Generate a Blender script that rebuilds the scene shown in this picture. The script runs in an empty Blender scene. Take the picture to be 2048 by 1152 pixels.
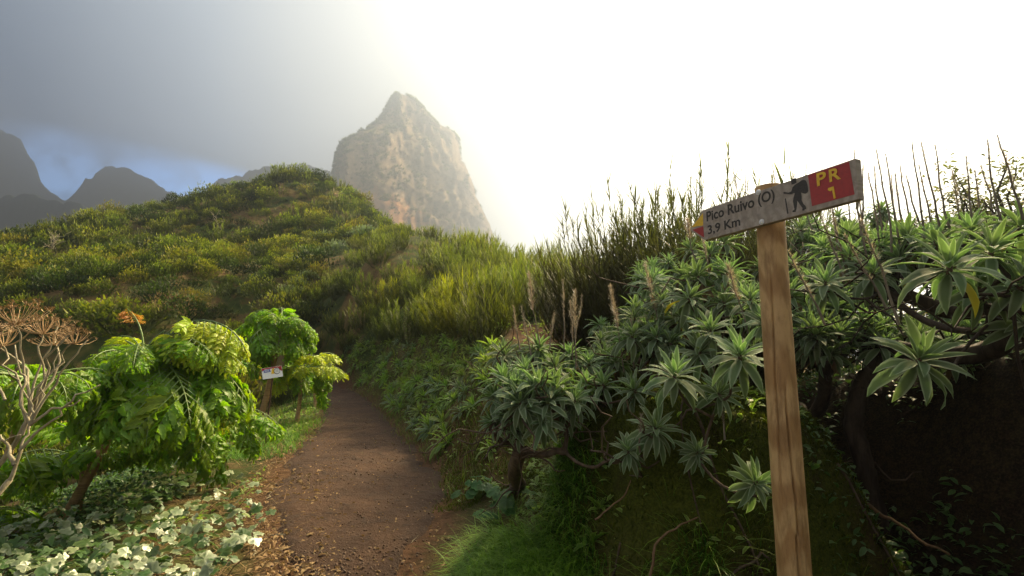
import bpy, bmesh, math, random
import numpy as np
from mathutils import Vector, Matrix

S = bpy.context.scene
COL = S.collection
rng = np.random.default_rng(11)
random.seed(5)
PI = math.pi

# ------------------------------------------------------------ camera, sky, sun, exposure
F = 1000.0
PITCH = math.radians(7.0)
EYE = 1.55
cam_d = bpy.data.cameras.new('camera')
cam = bpy.data.objects.new('camera', cam_d)
COL.objects.link(cam)
cam.location = (0, 0, EYE)
cam.rotation_euler = (math.radians(90) + PITCH, 0, 0)
cam_d.sensor_width = 36.0
cam_d.lens = F / 2048 * 36.0
cam_d.clip_start = 0.05
cam_d.clip_end = 20000
S.camera = cam

SUN_AZ, SUN_EL = math.radians(38), math.radians(42)       # azimuth from +Y towards +X
SUN = Vector((math.cos(SUN_EL) * math.sin(SUN_AZ), math.cos(SUN_EL) * math.cos(SUN_AZ), math.sin(SUN_EL)))
sun_d = bpy.data.lights.new('sun', 'SUN')
sun_d.energy = 5.0
sun_d.angle = math.radians(3.0)
sun_d.color = (1.0, 0.77, 0.44)
sun_o = bpy.data.objects.new('sun', sun_d)
COL.objects.link(sun_o)
sun_o.rotation_euler = (-SUN).to_track_quat('-Z', 'Y').to_euler()
sun_o.location = (20, 20, 60)

S.view_settings.view_transform = 'Standard'
S.view_settings.look = 'None'
S.view_settings.gamma = 1
S.view_settings.use_curve_mapping = False
S.view_settings.exposure = 2.0
S.cycles.use_denoising = True
S.cycles.max_bounces = 6
S.cycles.diffuse_bounces = 2
S.cycles.glossy_bounces = 2
S.cycles.transmission_bounces = 3
S.cycles.transparent_max_bounces = 8
S.cycles.volume_bounces = 0
S.cycles.sample_clamp_indirect = 6.0


class NT:
    """small helper for node trees"""
    def __init__(s, nt):
        s.nt = nt

    def n(s, kind, **kw):
        nd = s.nt.nodes.new(kind)
        for k, v in kw.items():
            if k.startswith('i_'):
                key = k[2:]
                key = int(key) if key.isdigit() else key.replace('_', ' ')
                if hasattr(v, 'is_output'):
                    s.nt.links.new(v, nd.inputs[key])
                else:
                    nd.inputs[key].default_value = v
            else:
                setattr(nd, k, v)
        return nd

    def link(s, a, b):
        s.nt.links.new(a, b)

    def math(s, op, a, b=None, c=None, clamp=False):
        nd = s.nt.nodes.new('ShaderNodeMath')
        nd.operation = op
        nd.use_clamp = clamp
        for i, v in enumerate((a, b, c)):
            if v is None:
                continue
            if hasattr(v, 'is_output'):
                s.nt.links.new(v, nd.inputs[i])
            else:
                nd.inputs[i].default_value = v
        return nd.outputs[0]

    def vmath(s, op, a, b=None):
        nd = s.nt.nodes.new('ShaderNodeVectorMath')
        nd.operation = op
        for i, v in enumerate((a, b)):
            if v is None:
                continue
            if hasattr(v, 'is_output'):
                s.nt.links.new(v, nd.inputs[i])
            else:
                nd.inputs[i].default_value = v
        return nd.outputs['Value'] if op in ('DOT_PRODUCT', 'LENGTH', 'DISTANCE') else nd.outputs[0]

    def mix(s, f, a, b, mode='MIX'):
        nd = s.nt.nodes.new('ShaderNodeMix')
        nd.data_type = 'RGBA'
        nd.blend_type = mode
        for sock, v in ((nd.inputs[0], f), (nd.inputs[6], a), (nd.inputs[7], b)):
            if hasattr(v, 'is_output'):
                s.nt.links.new(v, sock)
            else:
                sock.default_value = (v + (1,)) if isinstance(v, tuple) and len(v) == 3 else v
        return nd.outputs[2]

    def ramp(s, f, stops, interp='LINEAR'):
        nd = s.nt.nodes.new('ShaderNodeValToRGB')
        nd.color_ramp.interpolation = interp
        el = nd.color_ramp.elements
        while len(el) < len(stops):
            el.new(0.5)
        for e, (p, c) in zip(el, stops):
            e.position = p
            e.color = (c + (1,)) if isinstance(c, tuple) else (c, c, c, 1)
        s.nt.links.new(f, nd.inputs[0])
        return nd.outputs[0]

    def noise(s, vec, scale, detail=4, rough=0.55, dist=0.0, out='Fac'):
        nd = s.nt.nodes.new('ShaderNodeTexNoise')
        nd.inputs['Scale'].default_value = scale
        nd.inputs['Detail'].default_value = detail
        nd.inputs['Roughness'].default_value = rough
        nd.inputs['Distortion'].default_value = dist
        if vec is not None:
            s.nt.links.new(vec, nd.inputs['Vector'])
        return nd.outputs[out]

    def smooth(s, v, lo, hi):
        nd = s.nt.nodes.new('ShaderNodeMapRange')
        nd.interpolation_type = 'SMOOTHSTEP'
        s.nt.links.new(v, nd.inputs[0])
        nd.inputs[1].default_value = lo
        nd.inputs[2].default_value = hi
        return nd.outputs[0]


def pray(px, py):
    u, v = (px - 1024) / F, (576 - py) / F
    return np.array([u, math.cos(PITCH) - math.sin(PITCH) * v, math.sin(PITCH) + math.cos(PITCH) * v])


def P(px, py, Y):
    """world point seen at photo pixel px,py, at distance Y north of the camera"""
    d = pray(px, py)
    return Vector((0, 0, EYE)) + Vector(d * (Y / d[1]))


def G(px, py, z=0.0):
    d = pray(px, py)
    return Vector((0, 0, EYE)) + Vector(d * ((z - EYE) / d[2]))


W = bpy.data.worlds.new('World')
S.world = W
W.use_nodes = True
W.node_tree.nodes.clear()
t = NT(W.node_tree)
dirn = t.vmath('NORMALIZE', t.n('ShaderNodeTexCoord').outputs['Generated'])
sky = t.n('ShaderNodeTexSky', sky_type='NISHITA', sun_disc=False)
sky.sun_elevation = SUN_EL
sky.sun_rotation = SUN_AZ
sky.altitude = 1500
dt = t.vmath('DOT_PRODUCT', dirn, (.72, .60, .35))        # the fog is brightest round and below the sun
cn = t.noise(dirn, 2.6, 6, 0.55, 0.6)
dt2 = t.math('ADD', dt, t.math('MULTIPLY', t.math('SUBTRACT', cn, 0.5), 0.16))
f01 = t.math('MULTIPLY_ADD', dt2, 0.5, 0.5)
cloud = t.ramp(f01, [(0.0, (.37, .34, .30)), (0.35, (.27, .25, .225)), (0.46, (.010, .030, .066)), (0.51, (.015, .040, .080)), (0.626, (.175, .20, .225)),
                     (0.70, (.27, .275, .265)), (0.76, (.33, .325, .295)), (0.82, (.42, .40, .345)), (0.89, (.85, .78, .64)), (1.0, (1.25, 1.08, .84))])
# gaps in the cloud through which the clear sky shows, low in the west
sep = t.n('ShaderNodeSeparateXYZ')
t.link(dirn, sep.inputs[0])
gap = None
for (gx, gy, sx, sy) in ((115, 345, .055, .05), (385, 372, .11, .035), (250, 330, .16, .03)):
    c = pray(gx, gy)
    c = c / np.linalg.norm(c)
    d3 = t.vmath('SUBTRACT', dirn, tuple(c))
    sp = t.n('ShaderNodeSeparateXYZ')
    t.link(d3, sp.inputs[0])
    hor = t.math('SQRT', t.math('ADD', t.math('POWER', sp.outputs[0], 2), t.math('POWER', sp.outputs[1], 2)))
    q = t.math('ADD', t.math('POWER', t.math('DIVIDE', hor, sx), 2), t.math('POWER', t.math('DIVIDE', sp.outputs[2], sy), 2))
    g1 = t.math('SUBTRACT', 1.0, t.smooth(q, 0.0, 2.2))
    g1 = t.math('MULTIPLY', g1, 0.45 if sx > .15 else 1.0)
    gap = g1 if gap is None else t.math('MAXIMUM', gap, g1)
gn = t.smooth(t.noise(dirn, 14, 5, 0.6), 0.35, 0.6)
gap = t.math('MULTIPLY', gap, t.math('MULTIPLY_ADD', gn, 0.5, 0.5))
bg1 = t.n('ShaderNodeBackground', i_Color=cloud, i_Strength=1.0)
skyc = t.mix(1.0, sky.outputs[0], (0.75, 0.95, 1.15), 'MULTIPLY')
bg2 = t.n('ShaderNodeBackground', i_Color=skyc, i_Strength=0.14)
mx = t.n('ShaderNodeMixShader', i_0=gap, i_1=bg1.outputs[0], i_2=bg2.outputs[0])
out = t.n('ShaderNodeOutputWorld')
t.link(mx.outputs[0], out.inputs['Surface'])
W.cycles.sampling_method = 'MANUAL'
W.cycles.sample_map_resolution = 512

# ------------------------------------------------------------ numpy noise and meshes
def _h(ix, iy, iz, seed):
    n = (ix * 374761393 + iy * 668265263 + iz * 2147483647 * 3 + seed * 974634777) & 0xffffffff
    n = ((n ^ (n >> 13)) * 1274126177) & 0xffffffff
    n = (n ^ (n >> 16)) & 0xffffff
    return n / float(0xffffff)


def vnoise(p, seed=0):
    p = np.asarray(p, float)
    if p.shape[-1] == 2:
        p = np.concatenate([p, np.zeros(p.shape[:-1] + (1,))], -1)
    i = np.floor(p).astype(np.int64)
    f = p - i
    f = f * f * (3 - 2 * f)
    r = 0
    for dx in (0, 1):
        wx = f[..., 0] if dx else 1 - f[..., 0]
        for dy in (0, 1):
            wy = f[..., 1] if dy else 1 - f[..., 1]
            for dz in (0, 1):
                wz = f[..., 2] if dz else 1 - f[..., 2]
                r = r + wx * wy * wz * _h(i[..., 0] + dx, i[..., 1] + dy, i[..., 2] + dz, seed)
    return r * 2 - 1


def fbm(p, seed=0, octv=4, gain=0.5, lac=2.03):
    p = np.asarray(p, float)
    a, s, r = 1.0, 0.0, 0
    for k in range(octv):
        r = r + a * vnoise(p, seed + k * 17)
        s += a
        a *= gain
        p = p * lac + 3.7
    return r / s


def sstep(x, a, b):
    t_ = np.clip((np.asarray(x, float) - a) / (b - a), 0, 1)
    return t_ * t_ * (3 - 2 * t_)


class Geo:
    """accumulates vertex / face arrays with a per-vertex tint and per-face material"""
    def __init__(s):
        s.V, s.T, s.F, s.M, s.n = [], [], [], [], 0

    def add(s, V, F, T=None, m=0):
        V = np.asarray(V, float).reshape(-1, 3)
        if T is None:
            T = np.full((len(V), 3), 0.5)
        Fl = F if isinstance(F, list) else [F]
        for f in Fl:
            f = np.asarray(f, np.int64)
            if len(f):
                s.F.append(f + s.n)
                s.M.append(np.full(len(f), m, np.int32))
        s.V.append(V)
        s.T.append(np.asarray(T, float))
        s.n += len(V)
        return s

    def arrays(s):
        V = np.concatenate(s.V)
        T = np.concatenate(s.T)
        return V, s.F, T, s.M

    def inst(s, tpl, mats, rnd=None, m=None):
        """add a template (V,F,T,M) once for each 4x4 matrix, tint channel G := rnd"""
        V, Fs, T, M = tpl
        mats = np.asarray(mats, float)
        k = len(mats)
        if k == 0:
            return s
        VV = np.einsum('kij,nj->kni', mats[:, :3, :3], V) + mats[:, None, :3, 3]
        TT = np.repeat(T[None], k, 0).copy()
        if rnd is None:
            rnd = rng.random(k)
        TT[:, :, 1] = np.clip(TT[:, :, 1] * 0.35 + np.asarray(rnd)[:, None] * 0.65, 0, 1)
        off = (np.arange(k) * len(V))
        for f, mm in zip(Fs, M):
            FF = (f[None] + off[:, None, None]).reshape(-1, f.shape[1])
            s.F.append(FF + s.n)
            s.M.append(np.tile(mm, k) if m is None else np.full(len(FF), m, np.int32))
        s.V.append(VV.reshape(-1, 3))
        s.T.append(TT.reshape(-1, 3))
        s.n += k * len(V)
        return s

    def mesh(s, name, mats, smooth=True):
        V, Fs, T, M = s.arrays()
        me = bpy.data.meshes.new(name)
        me.vertices.add(len(V))
        me.vertices.foreach_set('co', V.astype(np.float32).ravel())
        nl = sum(f.size for f in Fs)
        npoly = sum(len(f) for f in Fs)
        me.loops.add(nl)
        me.polygons.add(npoly)
        me.loops.foreach_set('vertex_index', np.concatenate([f.ravel() for f in Fs]).astype(np.int32))
        tot = np.concatenate([np.full(len(f), f.shape[1], np.int32) for f in Fs])
        st = np.concatenate([[0], np.cumsum(tot)[:-1]]).astype(np.int32)
        me.polygons.foreach_set('loop_start', st)
        me.polygons.foreach_set('material_index', np.concatenate(M).astype(np.int32))
        me.polygons.foreach_set('use_smooth', np.full(npoly, smooth))
        for m_ in (mats if isinstance(mats, (list, tuple)) else [mats]):
            me.materials.append(m_)
        me.update(calc_edges=True)
        at = me.color_attributes.new('tint', 'FLOAT_COLOR', 'POINT')
        at.data.foreach_set('color', np.concatenate([T, np.ones((len(T), 1))], 1).astype(np.float32).ravel())
        return me


def obj(name, data, parent=None, loc=None, mat4=None, **props):
    o = bpy.data.objects.new(name, data)
    COL.objects.link(o)
    if parent is not None:
        o.parent = parent
    if mat4 is not None:
        o.matrix_local = mat4
    elif loc is not None:
        o.location = loc
    for k, v in props.items():
        o[k] = v
    return o


def thing(name, loc, label, cat, group=None, rz=0):
    o = obj(name, None, loc=loc, label=label, category=cat)
    o.rotation_euler.z = rz
    if group:
        o['group'] = group
    return o


def tube(pts, rad, sides=6, cap=True, rough=0.0, seed=0):
    """V, F lists, T of a swept tube"""
    pts = np.asarray(pts, float)
    n = len(pts)
    rad = np.broadcast_to(np.asarray(rad, float), (n,))
    tan = np.gradient(pts, axis=0)
    tan /= np.linalg.norm(tan, axis=1, keepdims=True) + 1e-9
    ref = np.array([0, 0, 1.0]) if abs(tan[0, 2]) < 0.9 else np.array([1.0, 0, 0])
    u = np.cross(tan[0], ref)
    u /= np.linalg.norm(u)
    V, T = [], []
    ang = np.arange(sides) * 2 * PI / sides
    for i in range(n):
        u = u - tan[i] * np.dot(u, tan[i])
        u /= np.linalg.norm(u) + 1e-9
        w = np.cross(tan[i], u)
        r = rad[i] * np.ones(sides)
        if rough:
            r = r * (1 + rough * rng.normal(size=sides))
        V.append(pts[i] + np.outer(np.cos(ang) * r, u) + np.outer(np.sin(ang) * r, w))
        T.append(np.tile([0.5, 0.5, i / (n - 1)], (sides, 1)))
    V = np.concatenate(V)
    T = np.concatenate(T)
    a = np.arange(n - 1)[:, None] * sides + np.arange(sides)[None]
    b = np.arange(n - 1)[:, None] * sides + (np.arange(sides)[None] + 1) % sides
    Fq = np.stack([a, b, b + sides, a + sides], -1).reshape(-1, 4)
    Fl = [Fq]
    if cap:
        c = len(V)
        V = np.concatenate([V, pts[-1:]])
        T = np.concatenate([T, [[0.5, 0.5, 1]]])
        k = (n - 1) * sides
        Fl.append(np.array([[k + j, k + (j + 1) % sides, c] for j in range(sides)]))
    return V, Fl, T


def curve_pts(p0, p1, n=8, sag=0.0, jit=0.0, d0=None):
    """gnarled curve from p0 to p1"""
    p0, p1 = np.asarray(p0, float), np.asarray(p1, float)
    s = np.linspace(0, 1, n)[:, None]
    L = np.linalg.norm(p1 - p0)
    p = p0 * (1 - s) + p1 * s
    if d0 is not None:
        p = p + np.asarray(d0) * L * 0.35 * (np.sin(s * PI) * (1 - s))
    p[:, 2] -= (sag * L * np.sin(s * PI))[:, 0]
    if jit:
        j = rng.normal(size=(n, 3)) * jit * L
        j = (j + np.roll(j, 1, 0)) / 2
        p += j * np.sin(s * PI)
    return p


def rotm(az, el, roll=0.0):
    """frame whose +Y points outwards at azimuth az and elevation el"""
    y = np.array([math.cos(el) * math.cos(az), math.cos(el) * math.sin(az), math.sin(el)])
    x = np.array([math.sin(az), -math.cos(az), 0.0])
    z = np.cross(x, y)
    if roll:
        c, s_ = math.cos(roll), math.sin(roll)
        x, z = x * c + z * s_, z * c - x * s_
    return np.stack([x, y, z], 1)


def m4(R, t_=(0, 0, 0), s=1.0):
    M = np.eye(4)
    M[:3, :3] = np.asarray(R) * s
    M[:3, 3] = t_
    return M


def frame_to(zdir, spin=0.0):
    """rotation whose +Z points along zdir"""
    z = np.asarray(zdir, float)
    z = z / np.linalg.norm(z)
    r = np.array([1.0, 0, 0]) if abs(z[0]) < 0.9 else np.array([0, 1.0, 0])
    x = np.cross(r, z)
    x /= np.linalg.norm(x)
    y = np.cross(z, x)
    c, s_ = math.cos(spin), math.sin(spin)
    return np.stack([x * c + y * s_, y * c - x * s_, z], 1)


# ------------------------------------------------------------ materials
def new_mat(name):
    m = bpy.data.materials.new(name)
    m.use_nodes = True
    m.node_tree.nodes.clear()
    t_ = NT(m.node_tree)
    o = t_.n('ShaderNodeOutputMaterial')
    return m, t_, o


def tint_nodes(t_):
    a = t_.n('ShaderNodeAttribute', attribute_name='tint')
    s = t_.n('ShaderNodeSeparateColor')
    t_.link(a.outputs['Color'], s.inputs[0])
    return s.outputs[0], s.outputs[1], s.outputs[2]


def leaf_mat(name, base, edge=None, tip=None, trans=0.35, rough=0.5, vary=0.25, hue=0.03, spec=0.35, tcol=None, edge_lo=0.6, tip_lo=0.3):
    m, t_, o = new_mat(name)
    r, g, b = tint_nodes(t_)
    oi = t_.n('ShaderNodeObjectInfo').outputs['Random']
    col = base + (1,)
    if tip is not None:
        col = t_.mix(t_.smooth(b, tip_lo, 1.0), col, tip)
    if edge is not None:
        col = t_.mix(t_.smooth(r, edge_lo, 1.0), col, edge)
    geo = t_.n('ShaderNodeNewGeometry').outputs['Position']
    nz = t_.noise(geo, 9.0, 3)
    rnd = t_.math('ADD', t_.math('MULTIPLY', g, 0.6), t_.math('MULTIPLY', oi, 0.4))
    val = t_.math('ADD', t_.math('MULTIPLY', t_.math('SUBTRACT', rnd, 0.5), 2.4 * vary), t_.math('MULTIPLY_ADD', nz, 0.5, 0.75))
    hv = t_.math('ADD', t_.math('MULTIPLY', t_.math('SUBTRACT', oi, 0.5), hue), t_.math('MULTIPLY_ADD', g, -hue, 0.5 + hue / 2))
    hs = t_.n('ShaderNodeHueSaturation', i_Hue=hv, i_Value=val)
    if hasattr(col, 'is_output'):
        t_.link(col, hs.inputs['Color'])
    else:
        hs.inputs['Color'].default_value = col
    c = hs.outputs[0]
    p = t_.n('ShaderNodeBsdfPrincipled', i_Base_Color=c, i_Roughness=rough)
    p.inputs['Specular IOR Level'].default_value = spec
    tc = t_.mix(1.0, c, tcol or (1.5, 1.7, 0.7), 'MULTIPLY')
    tr = t_.n('ShaderNodeBsdfTranslucent', i_Color=tc)
    mx_ = t_.n('ShaderNodeMixShader', i_0=trans, i_1=p.outputs[0], i_2=tr.outputs[0])
    t_.link(mx_.outputs[0], o.inputs['Surface'])
    return m


def bark_mat(name, c1, c2, scale=12, bump=0.4, rough=0.85, stretch=(1, 1, 0.25)):
    m, t_, o = new_mat(name)
    co = t_.n('ShaderNodeTexCoord').outputs['Object']
    mp = t_.n('ShaderNodeMapping', i_Vector=co)
    mp.inputs['Scale'].default_value = stretch
    nz = t_.noise(mp.outputs[0], scale, 6, 0.65, 0.4)
    n2 = t_.noise(co, scale * 0.3, 3)
    c = t_.mix(t_.smooth(nz, 0.35, 0.65), c1, c2)
    c = t_.mix(t_.math('MULTIPLY', n2, 0.5), c, (c1[0] * .5, c1[1] * .5, c1[2] * .45))
    bp = t_.n('ShaderNodeBump', i_Strength=bump, i_Distance=0.01, i_Height=nz)
    p = t_.n('ShaderNodeBsdfPrincipled', i_Base_Color=c, i_Roughness=rough, i_Normal=bp.outputs[0])
    p.inputs['Specular IOR Level'].default_value = 0.25
    t_.link(p.outputs[0], o.inputs['Surface'])
    return m


def flat_mat(name, c, rough=0.6, metal=0.0, nscale=60, nstr=0.25, c2=None, bump=0.0):
    m, t_, o = new_mat(name)
    co = t_.n('ShaderNodeTexCoord').outputs['Object']
    nz = t_.noise(co, nscale, 5, 0.6)
    cc = t_.mix(t_.smooth(nz, 0.4, 0.75), c, c2 or tuple(x * (1 - nstr) for x in c))
    p = t_.n('ShaderNodeBsdfPrincipled', i_Base_Color=cc, i_Roughness=rough, i_Metallic=metal)
    if bump:
        bp = t_.n('ShaderNodeBump', i_Strength=bump, i_Distance=0.003, i_Height=nz)
        t_.link(bp.outputs[0], p.inputs['Normal'])
    t_.link(p.outputs[0], o.inputs['Surface'])
    return m


def ground_material():
    m, t_, o = new_mat('earth_and_turf')
    pos = t_.n('ShaderNodeNewGeometry').outputs['Position']
    nrm = t_.n('ShaderNodeNewGeometry').outputs['Normal']
    sp = t_.n('ShaderNodeSeparateXYZ')
    t_.link(nrm, sp.inputs[0])
    r, g, b = tint_nodes(t_)          # r = moss, g = bare soil, b = dry grass
    big = t_.noise(pos, 0.22, 4, 0.6)
    mid = t_.noise(pos, 1.7, 5, 0.6)
    fine = t_.noise(pos, 18, 6, 0.7)
    vf = t_.noise(pos, 70, 3, 0.6)
    soil = t_.mix(t_.smooth(fine, .35, .65), (.062, .030, .014), (.115, .060, .030))
    green = t_.mix(t_.smooth(mid, .35, .65), (.030, .045, .010), (.060, .075, .016))
    dry = t_.mix(t_.smooth(fine, .3, .7), (.13, .085, .03), (.21, .15, .06))
    veg = t_.mix(t_.smooth(big, .46, .60), green, dry)
    veg = t_.mix(b, veg, dry)
    veg = t_.mix(t_.math('MULTIPLY', t_.smooth(mid, .50, .62), 0.6), veg, soil)
    moss = t_.mix(t_.smooth(vf, .35, .7), (.040, .050, .006), (.085, .095, .012))
    moss = t_.mix(t_.smooth(mid, .52, .66), moss, (.035, .022, .010))
    col = t_.mix(t_.math('ADD', r, t_.math('MULTIPLY', t_.math('SUBTRACT', mid, .5), r), clamp=True), veg, moss)
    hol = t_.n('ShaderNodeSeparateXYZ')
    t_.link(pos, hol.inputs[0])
    hollow_shade = t_.math('MULTIPLY', t_.smooth(hol.outputs[0], 1.9, 2.6), t_.math('SUBTRACT', 1.0, t_.smooth(hol.outputs[1], 5.5, 8.0)))
    soil = t_.mix(hollow_shade, soil, t_.mix(t_.smooth(vf, .4, .7), (.012, .007, .004), (.038, .022, .012)))  # shade of the hollow painted into the soil as a near-black tint
    gg = t_.math('ADD', g, t_.math('MULTIPLY', t_.math('SUBTRACT', fine, .5), t_.math('MULTIPLY', g, 1.2)), clamp=True)
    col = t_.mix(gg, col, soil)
    h = t_.math('ADD', t_.math('MULTIPLY', fine, 0.6), t_.math('MULTIPLY', vf, 0.4))
    bp = t_.n('ShaderNodeBump', i_Strength=0.8, i_Distance=0.04, i_Height=h)
    p = t_.n('ShaderNodeBsdfPrincipled', i_Base_Color=col, i_Roughness=0.95, i_Normal=bp.outputs[0])
    p.inputs['Specular IOR Level'].default_value = 0.15
    t_.link(p.outputs[0], o.inputs['Surface'])
    return m


def path_material():
    m, t_, o = new_mat('trodden_earth')
    pos = t_.n('ShaderNodeNewGeometry').outputs['Position']
    a = t_.noise(pos, 1.3, 4, 0.6)
    b = t_.noise(pos, 9, 6, 0.7, 0.6)
    c = t_.noise(pos, 60, 4, 0.7)
    col = t_.mix(t_.smooth(a, .35, .65), (.048, .0205, .0072), (.076, .035, .0135))
    col = t_.mix(t_.smooth(b, .52, .70), col, (.024, .012, .006))
    col = t_.mix(t_.math('MULTIPLY', t_.smooth(c, .55, .75), 0.6), col, (.15, .09, .05))
    r, g, bb = tint_nodes(t_)
    col = t_.mix(t_.math('MULTIPLY', r, 0.6), col, (.040, .020, .010))
    vor = t_.n('ShaderNodeTexVoronoi', i_Scale=26.0)
    t_.link(pos, vor.inputs['Vector'])
    peb = t_.math('SUBTRACT', 1.0, t_.smooth(vor.outputs['Distance'], 0.0, 0.45))
    h = t_.math('ADD', t_.math('ADD', t_.math('MULTIPLY', b, 1.2), t_.math('MULTIPLY', c, 0.45)), t_.math('MULTIPLY', peb, 0.12))
    bp = t_.n('ShaderNodeBump', i_Strength=1.0, i_Distance=0.05, i_Height=h)
    p = t_.n('ShaderNodeBsdfPrincipled', i_Base_Color=col, i_Roughness=0.8, i_Normal=bp.outputs[0])
    p.inputs['Specular IOR Level'].default_value = 0.3
    t_.link(p.outputs[0], o.inputs['Surface'])
    return m


# ------------------------------------------------------------ terrain
PATH = []          # (y pixel, left pixel, right pixel)
for (py, xl, xr) in ((1500, 500, 830), (1300, 550, 810), (1152, 585, 805), (1100, 575, 830), (1050, 565, 880), (1000, 550, 905), (950, 560, 875), (910, 582, 840), (880, 605, 805),
                     (850, 635, 785), (830, 648, 765), (810, 655, 745), (795, 655, 725), (782, 648, 702), (772, 634, 682), (764, 615, 660)):
    PATH.append((G(xl, py), G(xr, py)))
PATH = [(Vector((-0.75, -6, 0)), Vector((0.75, -6, 0))), (Vector((-0.8, -1, 0)), Vector((.55, -1, 0)))] + PATH
PATH += [(Vector((-12.6, 23.6, 0)), Vector((-12.3, 24.9, 0))), (Vector((-16, 22.6, 0)), Vector((-16, 23.8, 0)))]
PL = np.array([[a.x, a.y] for a, b in PATH])
PR = np.array([[b.x, b.y] for a, b in PATH])
PC, PW = (PL + PR) / 2, np.linalg.norm(PR - PL, axis=1) / 2


def path_dist(X, Y):
    """signed distance outside the path edge (negative on it) and side (+1 right)"""
    q = np.stack([np.ravel(X), np.ravel(Y)], 1)
    best = np.full(len(q), 1e9)
    side = np.ones(len(q))
    for i in range(len(PC) - 1):
        a, b = PC[i], PC[i + 1]
        ab = b - a
        s = np.clip(((q - a) @ ab) / (ab @ ab), 0, 1)
        c = a + s[:, None] * ab
        d = np.linalg.norm(q - c, axis=1) - (PW[i] * (1 - s) + PW[i + 1] * s)
        cr = ab[0] * (q[:, 1] - a[1]) - ab[1] * (q[:, 0] - a[0])
        k = d < best
        best[k] = d[k]
        side[k] = np.where(cr[k] < 0, 1, -1)
    return best.reshape(np.shape(X)), side.reshape(np.shape(X))


ctl = []


def cp(*v):
    ctl.append(tuple(v))


for (a, b) in PATH:
    for k in (0.0, 0.5, 1.0):
        c = a * (1 - k) + b * k
        cp(c.x, c.y, 0.0)
for xyz in ((0, 0, 0), (-2, 0, .05), (1, 1.6, 0), (2, 0, .05), (3.5, 1, .1), (-4, 0, 0), (6, -3, .3), (-6, -6, -.4), (0, -14, .4), (12, -10, 3), (-12, -10, -3),
            (1.2, 3.0, .05), (1, 3.6, .1), (0.6, 5.2, .35), (1.3, 5.6, .6), (2.4, 5.2, .6), (2.6, 4.6, .35), (2.8, 3.2, .0), (2.7, 2.4, .05), (3.3, 5.0, 1.2), (4.2, 5, 1.5), (5.5, 5.5, 1.8), (3.6, 3.6, 1.3), (4.2, 3, 1.9), (3.9, 2, 1.6), (5, 2, 2.2), (5.5, 4, 2.2), (4.5, .5, 1.6), (3.0, 4.0, .35), (3.1, 3.3, .25),
            (7, 6, 1.4), (4.5, 7, 1.0), (2.5, 7.5, .9), (9, 4, 1.6),
            (-3.5, 4.3, -.12), (-5.5, 4.5, -.35), (-3.6, 6.5, -.1), (-5.0, 9, -.1), (-7, 8, -.9), (-9, 5, -1.3), (-8, 13, -1.0), (-13, 12, -2.5), (-12, 19, -1.0), (-20, 20, -2), (-20, 5, -4), (-40, 5, -12), (-60, 20, -18),
            (-30, -20, -12), (30, -20, 0), (40, 10, -10), (25, 30, -12), (60, 40, -30), (0, -50, -3)):
    cp(*xyz)


def cq(px, py, Y):
    p = P(px, py, Y)
    cp(p.x, p.y, p.z)


for a in ((300, 650, 26), (100, 610, 26), (450, 655, 28), (0, 570, 32), (200, 530, 38), (-200, 600, 36), (0, 512, 41), (110, 488, 45), (200, 462, 49), (320, 443, 53), (400, 418, 55), (480, 398, 58), (520, 368, 61), (560, 354, 64),
          (600, 352, 66), (640, 366, 65), (670, 385, 63), (720, 425, 60), (760, 455, 57), (800, 478, 53), (450, 480, 48), (600, 440, 54), (600, 510, 42), (640, 570, 33), (560, 580, 31), (700, 530, 34), (700, 480, 48),
          (760, 520, 36), (790, 500, 42), (830, 496, 41), (900, 500, 37), (960, 515, 33), (1000, 540, 29), (1050, 556, 26), (1110, 566, 24), (1160, 572, 22), (1250, 585, 19),
          (700, 700, 21.5), (680, 650, 25), (760, 600, 24), (850, 545, 26), (900, 575, 20), (820, 630, 19), (960, 580, 18), (1040, 585, 16.5), (1130, 600, 14), (960, 655, 12.5), (1060, 620, 14), (860, 700, 13.5),
          (760, 740, 17.5), (930, 790, 8.2), (965, 850, 6.6), (940, 735, 9.2), (850, 765, 11.2), (1010, 745, 7.6), (1090, 700, 9.3), (1090, 655, 11), (1180, 730, 8.5), (800, 790, 12.6),
          (0, 600, 80), (300, 560, 100), (600, 520, 110), (760, 540, 100), (900, 620, 60), (900, 720, 100), (1100, 720, 50), (1100, 640, 34), (1300, 760, 30), (1500, 800, 24), (1800, 830, 16), (2048, 800, 14), (1250, 650, 14),
          (1300, 690, 10), (1600, 760, 10)):
    cq(*a)
for a in ((-200, 120, -50), (0, 250, -60), (250, 200, -90), (-400, 200, -90), (0, 900, -160), (900, 900, -160), (-900, 900, -160), (900, -200, -120), (-900, -300, -160), (0, -900, -140), (2500, 2500, -200), (-2500, 2500, -200), (-2500, -2500, -200), (2500, -2500, -200), (0, 2800, -200)):
    cp(*a)
ctl = np.array(ctl)


def warp(X, Y):
    return np.stack([np.arcsinh(np.asarray(X) / 3.0), np.arcsinh(np.asarray(Y) / 3.0)], -1)


_cw = warp(ctl[:, 0], ctl[:, 1])
_K = np.sqrt(((_cw[:, None] - _cw[None]) ** 2).sum(-1) + 0.12 ** 2)
_lam = np.linalg.solve(np.block([[_K + 0.003 * np.eye(len(ctl)) * -1, np.ones((len(ctl), 1))], [np.ones((1, len(ctl))), np.zeros((1, 1))]]),
                       np.concatenate([ctl[:, 2], [0]]))


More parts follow.
